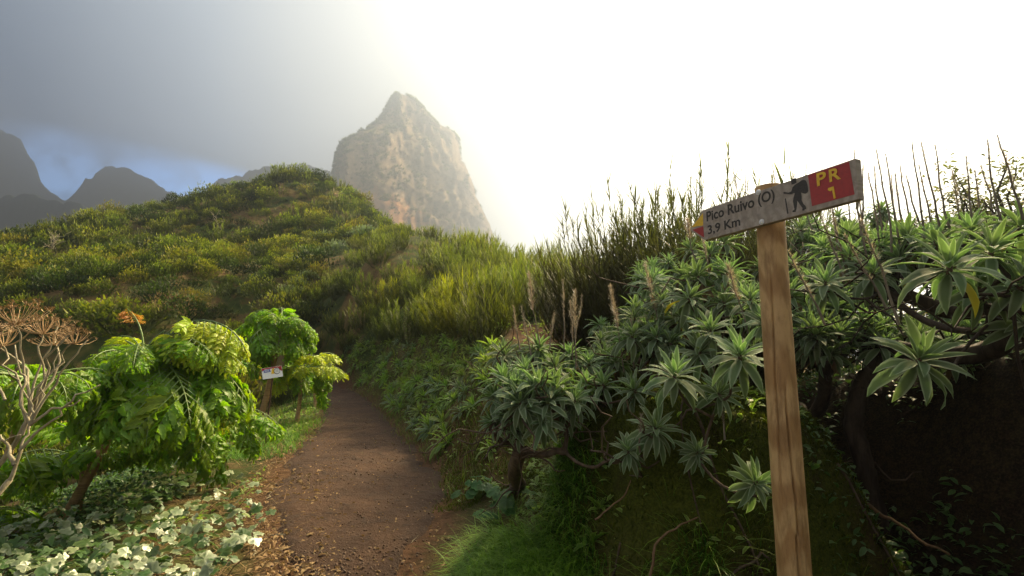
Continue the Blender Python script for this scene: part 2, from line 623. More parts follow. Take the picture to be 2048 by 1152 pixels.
def mound(X, Y):
    dx, dy = X - 1.42, Y - 4.05
    c, s = math.cos(-.35), math.sin(-.35)
    a, b = dx * c - dy * s, dx * s + dy * c
    n = fbm(np.stack([X, Y], -1) * 1.6, 91, 4) * .26
    r = (np.abs(a / 1.22) ** 3.2 + np.abs(b / 1.15) ** 3.2) ** (1 / 3.2) + n * .6
    return 1.05 * (1 - sstep(r, .62, 1.02)) * (1 + n * .6) + fbm(np.stack([X, Y], -1) * 4.5, 93, 4) * .07 * (1 - sstep(r, .8, 1.2))


def height(X, Y):
    X, Y = np.asarray(X, float), np.asarray(Y, float)
    w = warp(X, Y).reshape(-1, 2)
    z = np.empty(len(w))
    for i in range(0, len(w), 20000):
        q = w[i:i + 20000]
        z[i:i + 20000] = np.sqrt(((q[:, None] - _cw[None]) ** 2).sum(-1) + 0.12 ** 2) @ _lam[:-1] + _lam[-1]
    z = z.reshape(X.shape)
    R = np.hypot(X, Y)
    p = np.stack([X, Y], -1)
    pd, sd = path_dist(X, Y)
    off = sstep(pd, 0.0, 1.2)
    z = z * sstep(pd, -.25, .5) + (1 - sstep(pd, -.25, .5)) * np.minimum(z, .02) * .3
    z = z + off * (fbm(p * 1.1, 3, 4) * .13 + fbm(p * .25, 8, 3) * sstep(R, 8, 30) * .7 + fbm(p * .05, 5, 4) * sstep(R, 60, 300) * 12)
    z = z + fbm(p * 5, 31, 3) * .022 * (0.35 + off)
    near = (np.abs(X - 1.4) < 2.2) & (np.abs(Y - 4) < 2.2)
    mz = np.zeros_like(z)
    if near.any():
        mz[near] = mound(X[near], Y[near])
    return z + mz


def hz(x, y):
    return float(height(np.array([x]), np.array([y]))[0])


def hit(px, py, y0=1.2, y1=90):
    """where the view ray through a photo pixel meets the ground"""
    d = pray(px, py)
    Ys = np.geomspace(y0, y1, 500)
    tt = Ys / d[1]
    X = d[0] * tt
    Z = EYE + d[2] * tt
    below = Z < height(X, Ys)
    if not below.any():
        return None
    i = int(np.argmax(below))
    return Vector((X[i], Ys[i], hz(X[i], Ys[i])))


def axis(lim, n, a):
    s = np.linspace(-1, 1, n)
    return np.sinh(s * math.asinh(lim / a)) * a


gx = axis(560, 470, 2.2)
gy = axis(640, 540, 2.6) + 3.5
X, Y = np.meshgrid(gx, gy)
Z = height(X, Y)
pd, sd = path_dist(X, Y)
msk = np.zeros(X.shape + (3,))
msk[..., 0] = np.clip(mound(X, Y) * 2.5, 0, 1) * .9 + sstep(sd * pd, .8, 1.6) * (1 - sstep(np.hypot(X, Y), 7, 11)) * .25
soil_n = fbm(np.stack([X, Y], -1) * 1.3, 44, 4)
msk[..., 1] = np.clip((1 - sstep(pd, .0, .45)) + sstep(X, 2.0, 2.5) * (1 - sstep(Y, 5, 6)) * (1 - sstep(X, 4, 5)) * .95, 0, 1)
bare = (1 - sstep(np.hypot((X + .6) / 1.0, (Y - 6.7) / .8), .6, 1.2))
trail = (1 - sstep(np.hypot((X - .62) / .9, (Y - 10.2) / 1.3), .6, 1.1))
bank = sstep(sd * pd, .05, .4) * (1 - sstep(pd, 1.2, 2.6)) * (1 - sstep(Y, 14, 20)) * sstep(Y, 4, 5) * .3
msk[..., 1] = np.clip(np.maximum(np.maximum(msk[..., 1], bare), np.maximum(trail, bank * (1 + soil_n))), 0, 1)
msk[..., 2] = sstep(Y, 30, 45) * sstep(fbm(np.stack([X, Y], -1) * .12, 77, 3), 0, .5) * .6
n0, n1 = X.shape
idx = np.arange(n0 * n1).reshape(n0, n1)
Fq = np.stack([idx[:-1, :-1], idx[:-1, 1:], idx[1:, 1:], idx[1:, :-1]], -1).reshape(-1, 4)
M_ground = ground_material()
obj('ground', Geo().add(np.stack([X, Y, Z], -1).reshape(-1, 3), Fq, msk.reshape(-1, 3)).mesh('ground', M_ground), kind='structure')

# the trodden path: a sheet following the ground, sunk under it at its ragged edges
pts, ws = [], []
for i in range(len(PC) - 1):
    L = np.linalg.norm(PC[i + 1] - PC[i])
    k = max(2, int(L / .07))
    for j in range(k):
        s = j / k
        pts.append(PC[i] * (1 - s) + PC[i + 1] * s)
        ws.append(PW[i] * (1 - s) + PW[i + 1] * s)
pts, ws = np.array(pts), np.array(ws)
ker = np.ones(9) / 9
for c in (0, 1):
    pts[4:-4, c] = np.convolve(pts[:, c], ker, 'valid')
tn = np.gradient(pts, axis=0)
tn /= np.linalg.norm(tn, axis=1, keepdims=True)
nr = np.stack([tn[:, 1], -tn[:, 0]], 1)
m = 34
uu = np.linspace(-1.25, 1.25, m)
XY = pts[:, None] + nr[:, None] * (uu[None, :, None] * ws[:, None, None])
PX, PY = XY[..., 0], XY[..., 1]
zz = height(PX, PY)
q = XY
edge = np.abs(uu)[None] + fbm(q * 1.7, 61, 3) * .18 + fbm(q * 7, 63, 2) * .05
prof = .030 - .085 * sstep(edge, .78, 1.12)
zz = zz + prof + fbm(q * 9, 64, 3) * .012 + fbm(q * 2.2, 65, 3) * .018
idx = np.arange(zz.size).reshape(zz.shape)
Fq = np.stack([idx[:-1, :-1], idx[:-1, 1:], idx[1:, 1:], idx[1:, :-1]], -1).reshape(-1, 4)
tt = np.zeros(zz.shape + (3,))
tt[..., 0] = sstep(edge, .5, 1.0)
obj('path', Geo().add(np.stack([PX, PY, zz], -1).reshape(-1, 3), Fq, tt.reshape(-1, 3)).mesh('path', path_material()), kind='structure')


# ------------------------------------------------------------ rock peak and far mountains
def rock_material(name, rock1, rock2, orange, green, vegamt):
    m, t_, o = new_mat(name)
    pos = t_.n('ShaderNodeNewGeometry').outputs['Position']
    nrm = t_.n('ShaderNodeNewGeometry').outputs['Normal']
    sp = t_.n('ShaderNodeSeparateXYZ')
    t_.link(nrm, sp.inputs[0])
    r, g, b = tint_nodes(t_)          # r = orange scar, b = height
    n1_ = t_.noise(pos, .12, 6, 0.65)
    n2_ = t_.noise(pos, .55, 5, 0.7, 0.5)
    n3_ = t_.noise(pos, 1.6, 4, 0.7)
    col = t_.mix(t_.smooth(n2_, .35, .65), rock1, rock2)
    col = t_.mix(t_.math('MULTIPLY', t_.smooth(n3_, .58, .70), 0.7), col, tuple(min(1, x * 2.2) for x in rock2))
    vg = t_.math('ADD', t_.math('ADD', sp.outputs[2], t_.math('MULTIPLY', t_.math('SUBTRACT', n1_, .5), 3.0)), t_.math('MULTIPLY', t_.math('SUBTRACT', n2_, .5), 2.0))
    col = t_.mix(t_.math('MULTIPLY', t_.smooth(vg, .05 + .3 * (1 - vegamt), .45), vegamt), col, green)
    col = t_.mix(r, col, orange)
    bp = t_.n('ShaderNodeBump', i_Strength=1.0, i_Distance=1.2, i_Height=t_.math('ADD', n2_, t_.math('MULTIPLY', n3_, .5)))
    p = t_.n('ShaderNodeBsdfPrincipled', i_Base_Color=col, i_Roughness=0.95, i_Normal=bp.outputs[0])
    p.inputs['Specular IOR Level'].default_value = 0.1
    t_.link(p.outputs[0], o.inputs['Surface'])
    return m


TY = 480.0
prof_l = [(187, 794), (200, 783), (215, 773), (232, 764), (247, 752), (258, 735), (270, 708), (285, 688), (300, 678), (320, 670), (345, 667), (370, 668), (390, 680), (420, 676), (480, 660), (560, 640), (700, 600)]
prof_r = [(187, 800), (193, 818), (203, 836), (222, 852), (235, 860), (252, 884), (268, 908), (282, 916), (320, 921), (340, 932), (365, 942), (400, 953), (430, 968), (470, 985), (520, 1000), (560, 1020), (700, 1080)]
pys = np.linspace(187.5, 690, 230)
xl = np.interp(pys, *zip(*prof_l))
xr = np.interp(pys, *zip(*prof_r))
NA = 260
ang = np.linspace(0, 2 * PI, NA, endpoint=False)
V = np.zeros((len(pys), NA, 3))
for i, py in enumerate(pys):
    cx, rx = (xl[i] + xr[i]) / 2, (xr[i] - xl[i]) / 2
    ca, sa = np.cos(ang), np.sin(ang)
    k = 2.4
    rr = (np.abs(ca) ** k + np.abs(sa) ** k) ** (-1 / k)
    pxs = cx + rx * rr * ca
    dep = TY + rx * .22 * rr * sa + 4 * sa + np.clip(pxs - 700, 0, 400) * .7 - 9 * np.exp(-((ca + .2) / .25) ** 2) * (sa < 0) * min(1, i / 30)
    for a_ in range(NA):
        V[i, a_] = P(pxs[a_], py, dep[a_])
vq = V.reshape(-1, 3)
nrm_ = np.stack([np.cos(ang), np.sin(ang), 0 * ang], 1)[None].repeat(len(pys), 0).reshape(-1, 3)
amp = np.clip((np.arange(len(pys)) / 25.0), .12, 1)[:, None].repeat(NA, 1).ravel()
dsp = ((1 - np.abs(fbm(vq * np.array([.035, .035, .010]), 5, 4))) - .78) * 20 + ((1 - np.abs(fbm(vq * np.array([.09, .09, .05]), 15, 4))) - .78) * 10 + fbm(vq * .22, 25, 4) * 4.0
dsp = dsp + np.where(fbm(np.stack([vq[:, 2] * .045, vq[:, 0] * .01], -1), 45, 3) > .05, 2.4, -1.6)
side_keep = np.where(np.abs(nrm_[:, 0]) > .8, .32, 1.0)
vq = vq + nrm_ * (dsp * amp * side_keep)[:, None]
vq[:, 2] += fbm(vq * .12, 35, 3) * 1.5 * amp
tt = np.zeros((len(vq), 3))
sc_lo = P(800, 388, TY).z
scl = (1 - sstep(np.hypot((vq[:, 0] - P(760, 430, TY).x) / 36, (vq[:, 2] - P(760, 432, TY).z) / 26) + fbm(vq * .15, 55, 3) * .5, .75, 1.1))
tt[:, 0] = scl * (nrm_[:, 1] < 0)
idx = np.arange(len(pys) * NA).reshape(len(pys), NA)
nx = np.roll(idx, -1, 1)
Fq = np.stack([idx[:-1], nx[:-1], nx[1:], idx[1:]], -1).reshape(-1, 4)[:, ::-1]
g_ = Geo().add(vq, Fq, tt)
top = vq[:NA].mean(0) + np.array([0, 0, .8])
g_.V.append(top[None]); g_.T.append(np.zeros((1, 3)))
g_.F.append(np.array([[j, (j + 1) % NA, g_.n] for j in range(NA)])[:, ::-1] * 1); g_.M.append(np.zeros(NA, np.int32)); g_.n += 1
M_rock = rock_material('tufa_rock', (.24, .165, .10), (.46, .33, .20), (.55, .27, .11), (.11, .10, .035), .6)
obj('rock_peak', g_.mesh('rock_peak', M_rock), kind='structure')
ROCK_V, ROCK_N = vq, nrm_

# far mountains: a ridge range with real depth, crest outline read against the sky
def mountain(name, crest, Y0, depth, mat, seed, foot=720):
    xs = np.linspace(crest[0][0], crest[-1][0], 220)
    ys = np.interp(xs, *zip(*crest)) + fbm(np.stack([xs * .022, xs * 0], -1), seed, 5, .62) * 12 + np.abs(fbm(np.stack([xs * .06, xs * 0], -1), seed + 50, 4, .6)) * 16
    rows = 40
    V = []
    for j in range(rows):
        s = j / (rows - 1)
        if s < .5:             # front slope
            k = s * 2
            yy = Y0 - depth * (1 - k)
            for x_, y_ in zip(xs, ys):
                c = P(x_, y_, Y0)
                V.append((c.x * (yy / Y0) ** .4, yy, -80 + (c.z + 80) * k ** 1.1))
        else:
            k = (s - .5) * 2
            for x_, y_ in zip(xs, ys):
                c = P(x_, y_, Y0)
                V.append((c.x, Y0 + depth * k, -80 + (c.z + 80) * (1 - k)))
    V = np.array(V)
    amp = np.clip(1 - np.abs(np.arange(rows) / (rows - 1) - .5) * 1.0, 0, 1).repeat(len(xs))
    dm = (1 - np.abs(fbm(V * np.array([.02, .008, .01]), seed + 3, 5))) - .75
    fr = (np.abs(np.arange(rows) / (rows - 1) - .5) * 6).clip(0, 1).repeat(len(xs))
    V[:, 2] += dm * 26 * fr
    V[:, 0] += fbm(V * .012, seed + 9, 3) * 8 * fr
    idx = np.arange(rows * len(xs)).reshape(rows, len(xs))
    Fq = np.stack([idx[:-1, :-1], idx[:-1, 1:], idx[1:, 1:], idx[1:, :-1]], -1).reshape(-1, 4)
    return obj(name, Geo().add(V, Fq, np.zeros((len(V), 3))).mesh(name, mat), kind='structure')


M_far = rock_material('far_rock', (.016, .020, .024), (.034, .036, .036), (.2, .1, .05), (.012, .020, .012), .9)
mountain('mountain', [(-260, 250), (-150, 240), (0, 244), (40, 262), (72, 318), (84, 352), (110, 372), (138, 384), (150, 368), (175, 338), (215, 322), (260, 322), (300, 338), (330, 366), (360, 380), (395, 382), (415, 358), (440, 342), (500, 330), (560, 315), (640, 320), (720, 350), (820, 400), (1000, 520), (1200, 620)], 620, 80, M_far, 12)
mountain('mountain', [(-700, 420), (-100, 390), (60, 372), (140, 388), (220, 415), (300, 440), (420, 455), (520, 440), (700, 470), (900, 560), (1100, 680)], 420, 90, M_far, 22)


# ------------------------------------------------------------ the waymark post and its board
def wood_mat(name, c1, c2, c3, axis_scale, scale=10, rough=0.7, bump=0.25):
    m, t_, o = new_mat(name)
    co = t_.n('ShaderNodeTexCoord').outputs['Object']
    mp = t_.n('ShaderNodeMapping', i_Vector=co)
    mp.inputs['Scale'].default_value = axis_scale
    wv = t_.n('ShaderNodeTexWave', wave_type='RINGS', rings_direction='SPHERICAL', i_Vector=mp.outputs[0], i_Scale=scale * .55, i_Distortion=9.0, i_Detail=3.0)
    wv.inputs['Detail Scale'].default_value = 1.2
    nz = t_.noise(mp.outputs[0], scale * 3, 6, 0.7, 0.3)
    big = t_.noise(co, 5, 4, 0.6)
    c = t_.mix(t_.smooth(wv.outputs['Fac'], .2, .9), c1, c2)
    c = t_.mix(t_.math('MULTIPLY', t_.smooth(nz, .42, .68), .7), c, c3)
    c = t_.mix(t_.math('MULTIPLY', t_.smooth(big, .5, .75), .5), c, tuple(x * .62 for x in c1))
    hh = t_.math('ADD', t_.math('MULTIPLY', wv.outputs['Fac'], .4), nz)
    bp = t_.n('ShaderNodeBump', i_Strength=bump, i_Distance=0.004, i_Height=hh)
    p = t_.n('ShaderNodeBsdfPrincipled', i_Base_Color=c, i_Roughness=rough, i_Normal=bp.outputs[0])
    p.inputs['Specular IOR Level'].default_value = 0.3
    t_.link(p.outputs[0], o.inputs['Surface'])
    return m


M_post = wood_mat('peeled_pine', (.52, .34, .155), (.36, .21, .085), (.21, .115, .045), (1, 1, .22), 11, .62, .5)
M_board = wood_mat('weathered_board', (.40, .35, .30), (.32, .275, .235), (.22, .185, .155), (1, .12, 1), 14, .75, .6)
M_ink = flat_mat('dark_engraved_paint', (.022, .018, .015), .6, nscale=220, c2=(.05, .042, .035))
M_red = flat_mat('red_paint', (.36, .022, .020), .45, nscale=90, c2=(.27, .018, .018), bump=.3)
M_yel = flat_mat('yellow_paint', (.78, .50, .02), .45, nscale=90, c2=(.62, .38, .02))
M_zinc = flat_mat('zinc', (.72, .72, .72), .4, .3, 150)
M_white = flat_mat('white_plate', (.78, .78, .76), .4, nscale=50, nstr=.1)
M_rust = flat_mat('rusty_steel', (.085, .040, .022), .8, .3, 90, c2=(.045, .024, .016))

Zb = 1.55
Yr = 1.45
pr_, pl_ = pray(1722, 397), pray(1410, 480)
Rb = np.array([pr_[0] / pr_[1] * Yr, Yr])                    # right end, bottom edge
Zbot = EYE + pr_[2] / pr_[1] * Yr
Yl = (Zbot - EYE) / (pl_[2] / pl_[1])
Lb = np.array([pl_[0] / pl_[1] * Yl, Yl])
bx = (Rb - Lb) / np.linalg.norm(Rb - Lb)                      # board direction left to right
bn = np.array([bx[1], -bx[0]])                                # faces the camera
if np.dot(bn, -Rb) < 0:
    bn = -bn
B0 = np.array([Lb[0], Lb[1], Zbot])


def bd(px, py):
    """board-plane coordinates (along, up) of a photo pixel"""
    d = pray(px, py)
    n3 = np.array([bn[0], bn[1], 0])
    e = np.array([0, 0, EYE])
    s = np.dot(n3, B0 - e) / np.dot(n3, d)
    p = e + d * s - B0
    return float(p[0] * bx[0] + p[1] * bx[1]), float(p[2])


def zb(zx, zy):
    return bd(1360 + zx / 5.389, 300 + zy / 5.389)


def lerp_pt(k):
    return B0[:2] + bx * k


# post centre: behind the board, in line with the photo's post
best = min(np.linspace(-.1, .6, 400), key=lambda k: abs((lerp_pt(k) - bn * .079)[0] / (lerp_pt(k) - bn * .079)[1] - .5300))
pc = lerp_pt(best) - bn * .079
post_t = thing('trail_signpost', (pc[0], pc[1], 0), 'round wooden post with a grey pointed board reading Pico Ruivo', 'signpost')
NS, NR = 120, 260
Hp = P(1543, 374, pc[1]).z
zs = np.concatenate([np.linspace(-.25, Hp, NR), [Hp + .002] * 2])
V, T = [], []
ang = np.arange(NS) * 2 * PI / NS
cam_a = math.atan2(-pc[1], -pc[0])
for i, z in enumerate(zs):
    r = np.interp(z, [0, 1.0, Hp], [.0565, .053, .0475])
    rr = r * (1 + .012 * vnoise(np.stack([np.cos(ang) * 2, np.sin(ang) * 2, 0 * ang + z * 5], -1), 3) + .006 * vnoise(np.stack([np.cos(ang) * 9, np.sin(ang) * 9, 0 * ang + z * 20], -1), 4))
    # long drying crack and a shorter one, cut into the wood
    for (a_off, z0, z1, dep, sd_) in ((.12, -.2, 1.45, .020, 0), (-.28, 1.0, 1.86, .013, 3), (.75, .3, 1.0, .005, 5), (-.75, .2, .7, .004, 8)):
        if z0 < z < z1:
            ac = cam_a + a_off + .16 * math.sin(z * 2.1 + sd_) + (.10 if z > .93 and sd_ == 0 else 0) + .05 * float(vnoise(np.array([[z * 9.0, sd_]]), 2)[0])
            da = np.abs((ang - ac + PI) % (2 * PI) - PI)
            fade = min(1, (z - z0) * 8, (z1 - z) * 8)
            rr = rr - dep * fade * np.clip(1 - da / (2 * PI / NS * 1.5), 0, 1)
    if i >= NR:
        rr = rr * (.90 if i == NR else .02)
    ox, oy = .004 * math.sin(z * 3), .004 * math.cos(z * 2.3)
    V.append(np.stack([ox + np.cos(ang) * rr, oy + np.sin(ang) * rr, np.full(NS, z)], -1))
V = np.concatenate(V)
a = np.arange(len(zs) - 1)[:, None] * NS + np.arange(NS)[None]
b = np.arange(len(zs) - 1)[:, None] * NS + (np.arange(NS)[None] + 1) % NS
obj('post', Geo().add(V, np.stack([a, b, b + NS, a + NS], -1).reshape(-1, 4)).mesh('post', M_post), post_t)


def prism(poly, d0, d1, bevel=0):
    """poly in board (along, up) -> prism between depths d0 (front) and d1, board-local (x along, y depth, z up)"""
    bm = bmesh.new()
    vs = [bm.verts.new((p[0], d0, p[1])) for p in poly]
    f = bm.faces.new(vs)
    r = bmesh.ops.extrude_face_region(bm, geom=[f])
    for v in r['geom']:
        if isinstance(v, bmesh.types.BMVert):
            v.co.y = d1
    bmesh.ops.recalc_face_normals(bm, faces=bm.faces)
    if bevel:
        bmesh.ops.bevel(bm, geom=list(bm.edges), offset=bevel, segments=2, profile=.6, affect='EDGES')
    return bm


def bm_obj(name, bm, mat, parent, **kw):
    me = bpy.data.meshes.new(name)
    bm.to_mesh(me)
    bm.free()
    me.materials.append(mat)
    return obj(name, me, parent, **kw)


# board frame: local x along the board, local y away from the viewer, z up
Rm = Matrix(((bx[0], -bn[0], 0, B0[0] - pc[0]), (bx[1], -bn[1], 0, B0[1] - pc[1]), (0, 0, 1, B0[2]), (0, 0, 0, 1)))
ctr = [zb(105, 850), zb(235, 660), zb(1865, 85), zb(1945, 512), zb(265, 975)]
ht = (ctr[2][1] + ctr[1][1]) / 2
Lx = (ctr[2][0] + ctr[3][0]) / 2
outline = [(ctr[0][0], ht * .47), (ctr[1][0] + .004, ht), (Lx, ht), (Lx, 0), (ctr[4][0] - .0, 0)]
board = bm_obj('board', prism(outline, 0, .028, .0022), M_board, post_t, mat4=Rm)


def on_board(name, pts, mat, th=.0012, proud=.0012, bev=0):
    bm = prism([zb(*p) for p in pts], -proud, -proud + th + .0008, bev)
    return bm_obj(name, bm, mat, board)


pan = on_board('red_panel', [(1382, 272), (1822, 128), (1882, 478), (1425, 605)], M_red)
on_board('yellow_marker', [(130, 832), (248, 680), (250, 812)], M_yel)
on_board('red_marker', [(135, 860), (252, 822), (260, 942)], M_red)
on_board('hiker_emblem', [(1113, 460), (1125, 452), (1170, 460), (1200, 447), (1208, 425), (1215, 400), (1235, 380), (1255, 365), (1280, 352), (1296, 338), (1312, 326), (1335, 321), (1357, 330), (1368, 352), (1376, 385), (1383, 440), (1372, 462), (1350, 472), (1330, 468), (1305, 458),
                          (1312, 500), (1311, 540), (1330, 580), (1352, 602), (1362, 625), (1358, 636), (1345, 640), (1338, 654), (1318, 652), (1322, 625), (1295, 590), (1265, 545), (1262, 590), (1255, 640), (1245, 668), (1215, 672), (1213, 658), (1235, 640), (1225, 590), (1219, 545),
                          (1228, 500), (1238, 470), (1232, 462), (1200, 478), (1160, 476), (1120, 472)], M_ink, .0008, .0008)
on_board('hiker_emblem', [(1197, 318), (1250, 301), (1256, 352), (1232, 366), (1203, 372)], M_ink, .0008, .0008)
on_board('hiker_emblem', [(1131, 525), (1142, 521), (1170, 684), (1156, 688)], M_ink, .0008, .0008)


def lettering(txt, p_bl, p_br, p_tl, mat, parent, depth=-.0014, offset=.0, name='lettering', shear=0.0):
    """text fitted so that its baseline runs p_bl->p_br and its capital height reaches p_tl (zoom pixels on the board)"""
    cu = bpy.data.curves.new(name, 'FONT')
    cu.body = txt
    cu.size = 1
    cu.offset = offset
    cu.extrude = .02
    cu.resolution_u = 4
    o_ = bpy.data.objects.new(name, cu)
    COL.objects.link(o_)
    dg = bpy.context.evaluated_depsgraph_get()
    me = bpy.data.meshes.new_from_object(o_.evaluated_get(dg))
    COL.objects.unlink(o_)
    bpy.data.objects.remove(o_)
    n = len(me.vertices)
    co = np.empty(n * 3)
    me.vertices.foreach_get('co', co)
    co = co.reshape(-1, 3)
    a_, b_, c_ = zb(*p_bl), zb(*p_br), zb(*p_tl)
    w = b_[0] - a_[0]
    h = c_[1] - a_[1]
    x0, x1 = co[:, 0].min(), co[:, 0].max()
    cap = .70
    xx = a_[0] + (co[:, 0] - x0) / (x1 - x0) * w + shear * co[:, 1] * h
    yy = a_[1] + co[:, 1] / cap * h
    z0 = co[:, 2]
    dd = depth - np.where(z0 > 0, .0006, 0)
    me.vertices.foreach_set('co', np.stack([xx, dd, yy], -1).astype(np.float32).ravel())
    me.materials.clear()
    me.materials.append(mat)
    me.update()
    return obj(name, me, parent)


lettering('Pico Ruivo', (290, 770), (805, 610), (284, 668), M_ink, board, -.0006, .020)
lettering('(O)', (845, 585), (1025, 540), (838, 478), M_ink, board, -.0006, .020)
lettering('3,9 Km', (303, 908), (652, 815), (296, 818), M_ink, board, -.0006, .020)
lettering('P', (1486, 390), (1588, 358), (1464, 262), M_yel, board, -.0032, .022)
lettering('R', (1620, 345), (1742, 308), (1598, 222), M_yel, board, -.0032, .022)
on_board('lettering', [(1598, 432), (1604, 412), (1634, 402), (1660, 392), (1684, 516), (1664, 528), (1646, 432), (1622, 446)], M_yel, .0016, .0032)
for (zx, zy) in ((845, 455), (882, 775)):
    bm = bmesh.new()
    bmesh.ops.create_uvsphere(bm, u_segments=16, v_segments=10, radius=.0082)
    for v in bm.verts:
        v.co.y *= .55
    bmesh.ops.create_cone(bm, segments=18, radius1=.0105, radius2=.0105, depth=.0014, cap_ends=True, matrix=Matrix.Rotation(PI / 2, 4, 'X'))
    u_, v_ = zb(zx, zy)
    bm_obj('bolt', bm, M_zinc, board, loc=(u_, -.0012, v_))

# ------------------------------------------------------------ small information plate on a steel rod
sp0 = hit(530, 893)
sign_t = thing('information_sign', tuple(sp0), 'small white plate with red corners on a thin ribbed rusty rod at the path edge', 'sign')
Hs = P(540, 745, sp0.y).z - sp0.z
zz = np.linspace(-.1, Hs + .03, 150)
rr = .011 + .0022 * (np.arange(150) % 3 == 0)
obj('rod', Geo().add(*tube(np.stack([zz * .05, 0 * zz, zz], -1), rr, 8)).mesh('rod', M_rust), sign_t)
w_, h_ = .315, .185
Rs = Matrix.Translation((Hs * .05, -.018, Hs)) @ Matrix.Rotation(math.radians(38), 4, 'Z') @ Matrix.Rotation(math.radians(-8), 4, 'Y') @ Matrix.Rotation(math.radians(-12), 4, 'X')


def quad_prism(pts, d0, d1):
    return prism(pts, d0, d1)


pl = bm_obj('plate', prism([(-w_ / 2, -h_ / 2), (-w_ / 2, h_ / 2), (w_ / 2, h_ / 2), (w_ / 2, -h_ / 2)], 0, .004, .0008), M_white, sign_t, mat4=Rs)
M_blu = flat_mat('blue_print', (.10, .12, .38), .5)
bm_obj('red_print', prism([(-w_ / 2 + .003, .04), (-w_ / 2 + .003, h_ / 2 - .003), (w_ / 2 - .003, h_ / 2 - .003), (w_ / 2 - .003, .0), (w_ / 2 - .03, .02), (w_ / 2 - .06, .068), (-w_ / 2 + .05, .068)], -.0012, -.0004), M_red, pl)
bm_obj('blue_print', prism([(-.125, .012), (-.135, .058), (-.03, .064), (-.02, .018)], -.0016, -.0004), M_blu, pl)
bm_obj('yellow_print', prism([(-.02, -.02), (.0, .06), (.035, .07), (.03, -.025)], -.0020, -.0004), M_yel, pl)


def disc_pts(cx, cy, r, n=20):
    return [(cx + r * math.cos(k * 2 * PI / n), cy + r * math.sin(k * 2 * PI / n)) for k in range(n)]


bm_obj('round_emblem', prism(disc_pts(.072, .012, .050), -.0024, -.0004), M_ink, pl)
bm_obj('round_emblem', prism(disc_pts(.074, .013, .041), -.0028, -.0006), M_white, pl)
for k in range(4):
    bm_obj('emblem_stripe', prism([(.045, -.008 + k * .014), (.045, -.004 + k * .014), (.10, -.002 + k * .014), (.10, -.006 + k * .014)], -.0032, -.0008), M_ink, pl)
for k in range(2):
    bm_obj('emblem_stripe', prism([(-.115, .028 + k * .014), (-.115, .034 + k * .014), (-.045, .038 + k * .014), (-.045, .032 + k * .014)], -.0022, -.0006), M_white, pl)


# ------------------------------------------------------------ leaf, twig and blade templates
def leaf_geo(L, W, a0=0.0, bend=0.6, fold=0.25, ns=6, jag=0.0, peak=.42, twist=0.0, wave=0.0, origin=(0, 0, 0)):
    """one leaf growing along +Y from the origin; starts at elevation a0, bends down by `bend`"""
    s = np.linspace(0, 1, ns + 1)
    w = W * .5 * np.clip((np.sin(PI * s ** (math.log(.5) / math.log(peak))) ** .8), 0, 1)
    w[0] = W * .07
    w[-1] = W * .01
    if jag:
        w[1:-1] *= 1 + jag * np.where(np.arange(1, ns) % 2, 1, -1)
    el = a0 - bend * s ** 1.3
    dy, dz = np.cos(el), np.sin(el)
    y = np.concatenate([[0], np.cumsum((dy[1:] + dy[:-1]) / 2)]) * L / ns
    z = np.concatenate([[0], np.cumsum((dz[1:] + dz[:-1]) / 2)]) * L / ns
    V, T = [], []
    for i in range(ns + 1):
        nz, ny = math.cos(el[i]), -math.sin(el[i])
        for k, sx in enumerate((-1, 0, 1)):
            up = fold * w[i] * abs(sx) + wave * W * math.sin(i * 2.3 + sx) * abs(sx)
            tw = twist * s[i]
            V.append((sx * w[i] * math.cos(tw), y[i] + ny * up, z[i] + nz * up + sx * w[i] * math.sin(tw)))
            T.append((abs(sx), 0.5, s[i]))
    V = np.array(V) + np.array(origin)
    T = np.array(T)
    a = np.arange(ns)[:, None] * 3 + np.arange(2)[None]
    Fq = np.stack([a, a + 1, a + 4, a + 3], -1).reshape(-1, 4)
    return V, Fq, T


def tpl(V, Fq, T, m=0):
    return Geo().add(V, Fq, T, m).arrays()


def blades(base, az, L, W, lean, bend, ns=3, rnd=None, tip0=0.0):
    """many ribbon blades at once -> V,F,T"""
    n = len(base)
    base = np.asarray(base, float)
    ns_ = ns
    el = PI / 2 - np.asarray(lean)
    p = base.copy()
    side = np.stack([-np.sin(az), np.cos(az), 0 * az], 1)
    rows, T = [], []
    rnd = rng.random(n) if rnd is None else rnd
    for i in range(ns_ + 1):
        s = i / ns_
        w = (np.asarray(W) * (1 - s * .92) * .5)[:, None] * side
        rows += [p - w, p + w]
        tt_ = np.stack([np.full(n, 0.0), rnd, np.full(n, tip0 + (1 - tip0) * s)], 1)
        T += [tt_, tt_]
        e = el - np.asarray(bend) * (s + .5 / ns_)
        d = np.stack([np.cos(e) * np.cos(az), np.cos(e) * np.sin(az), np.sin(e)], 1)
        p = p + d * (np.asarray(L) / ns_)[:, None]
    V = np.stack(rows, 1)
    T = np.stack(T, 1)
    k = 2 * (ns_ + 1)
    f = np.array([[2 * i, 2 * i + 1, 2 * i + 3, 2 * i + 2] for i in range(ns_)])
    Fq = (f[None] + (np.arange(n) * k)[:, None, None]).reshape(-1, 4)
    return V.reshape(-1, 3), Fq, T.reshape(-1, 3)


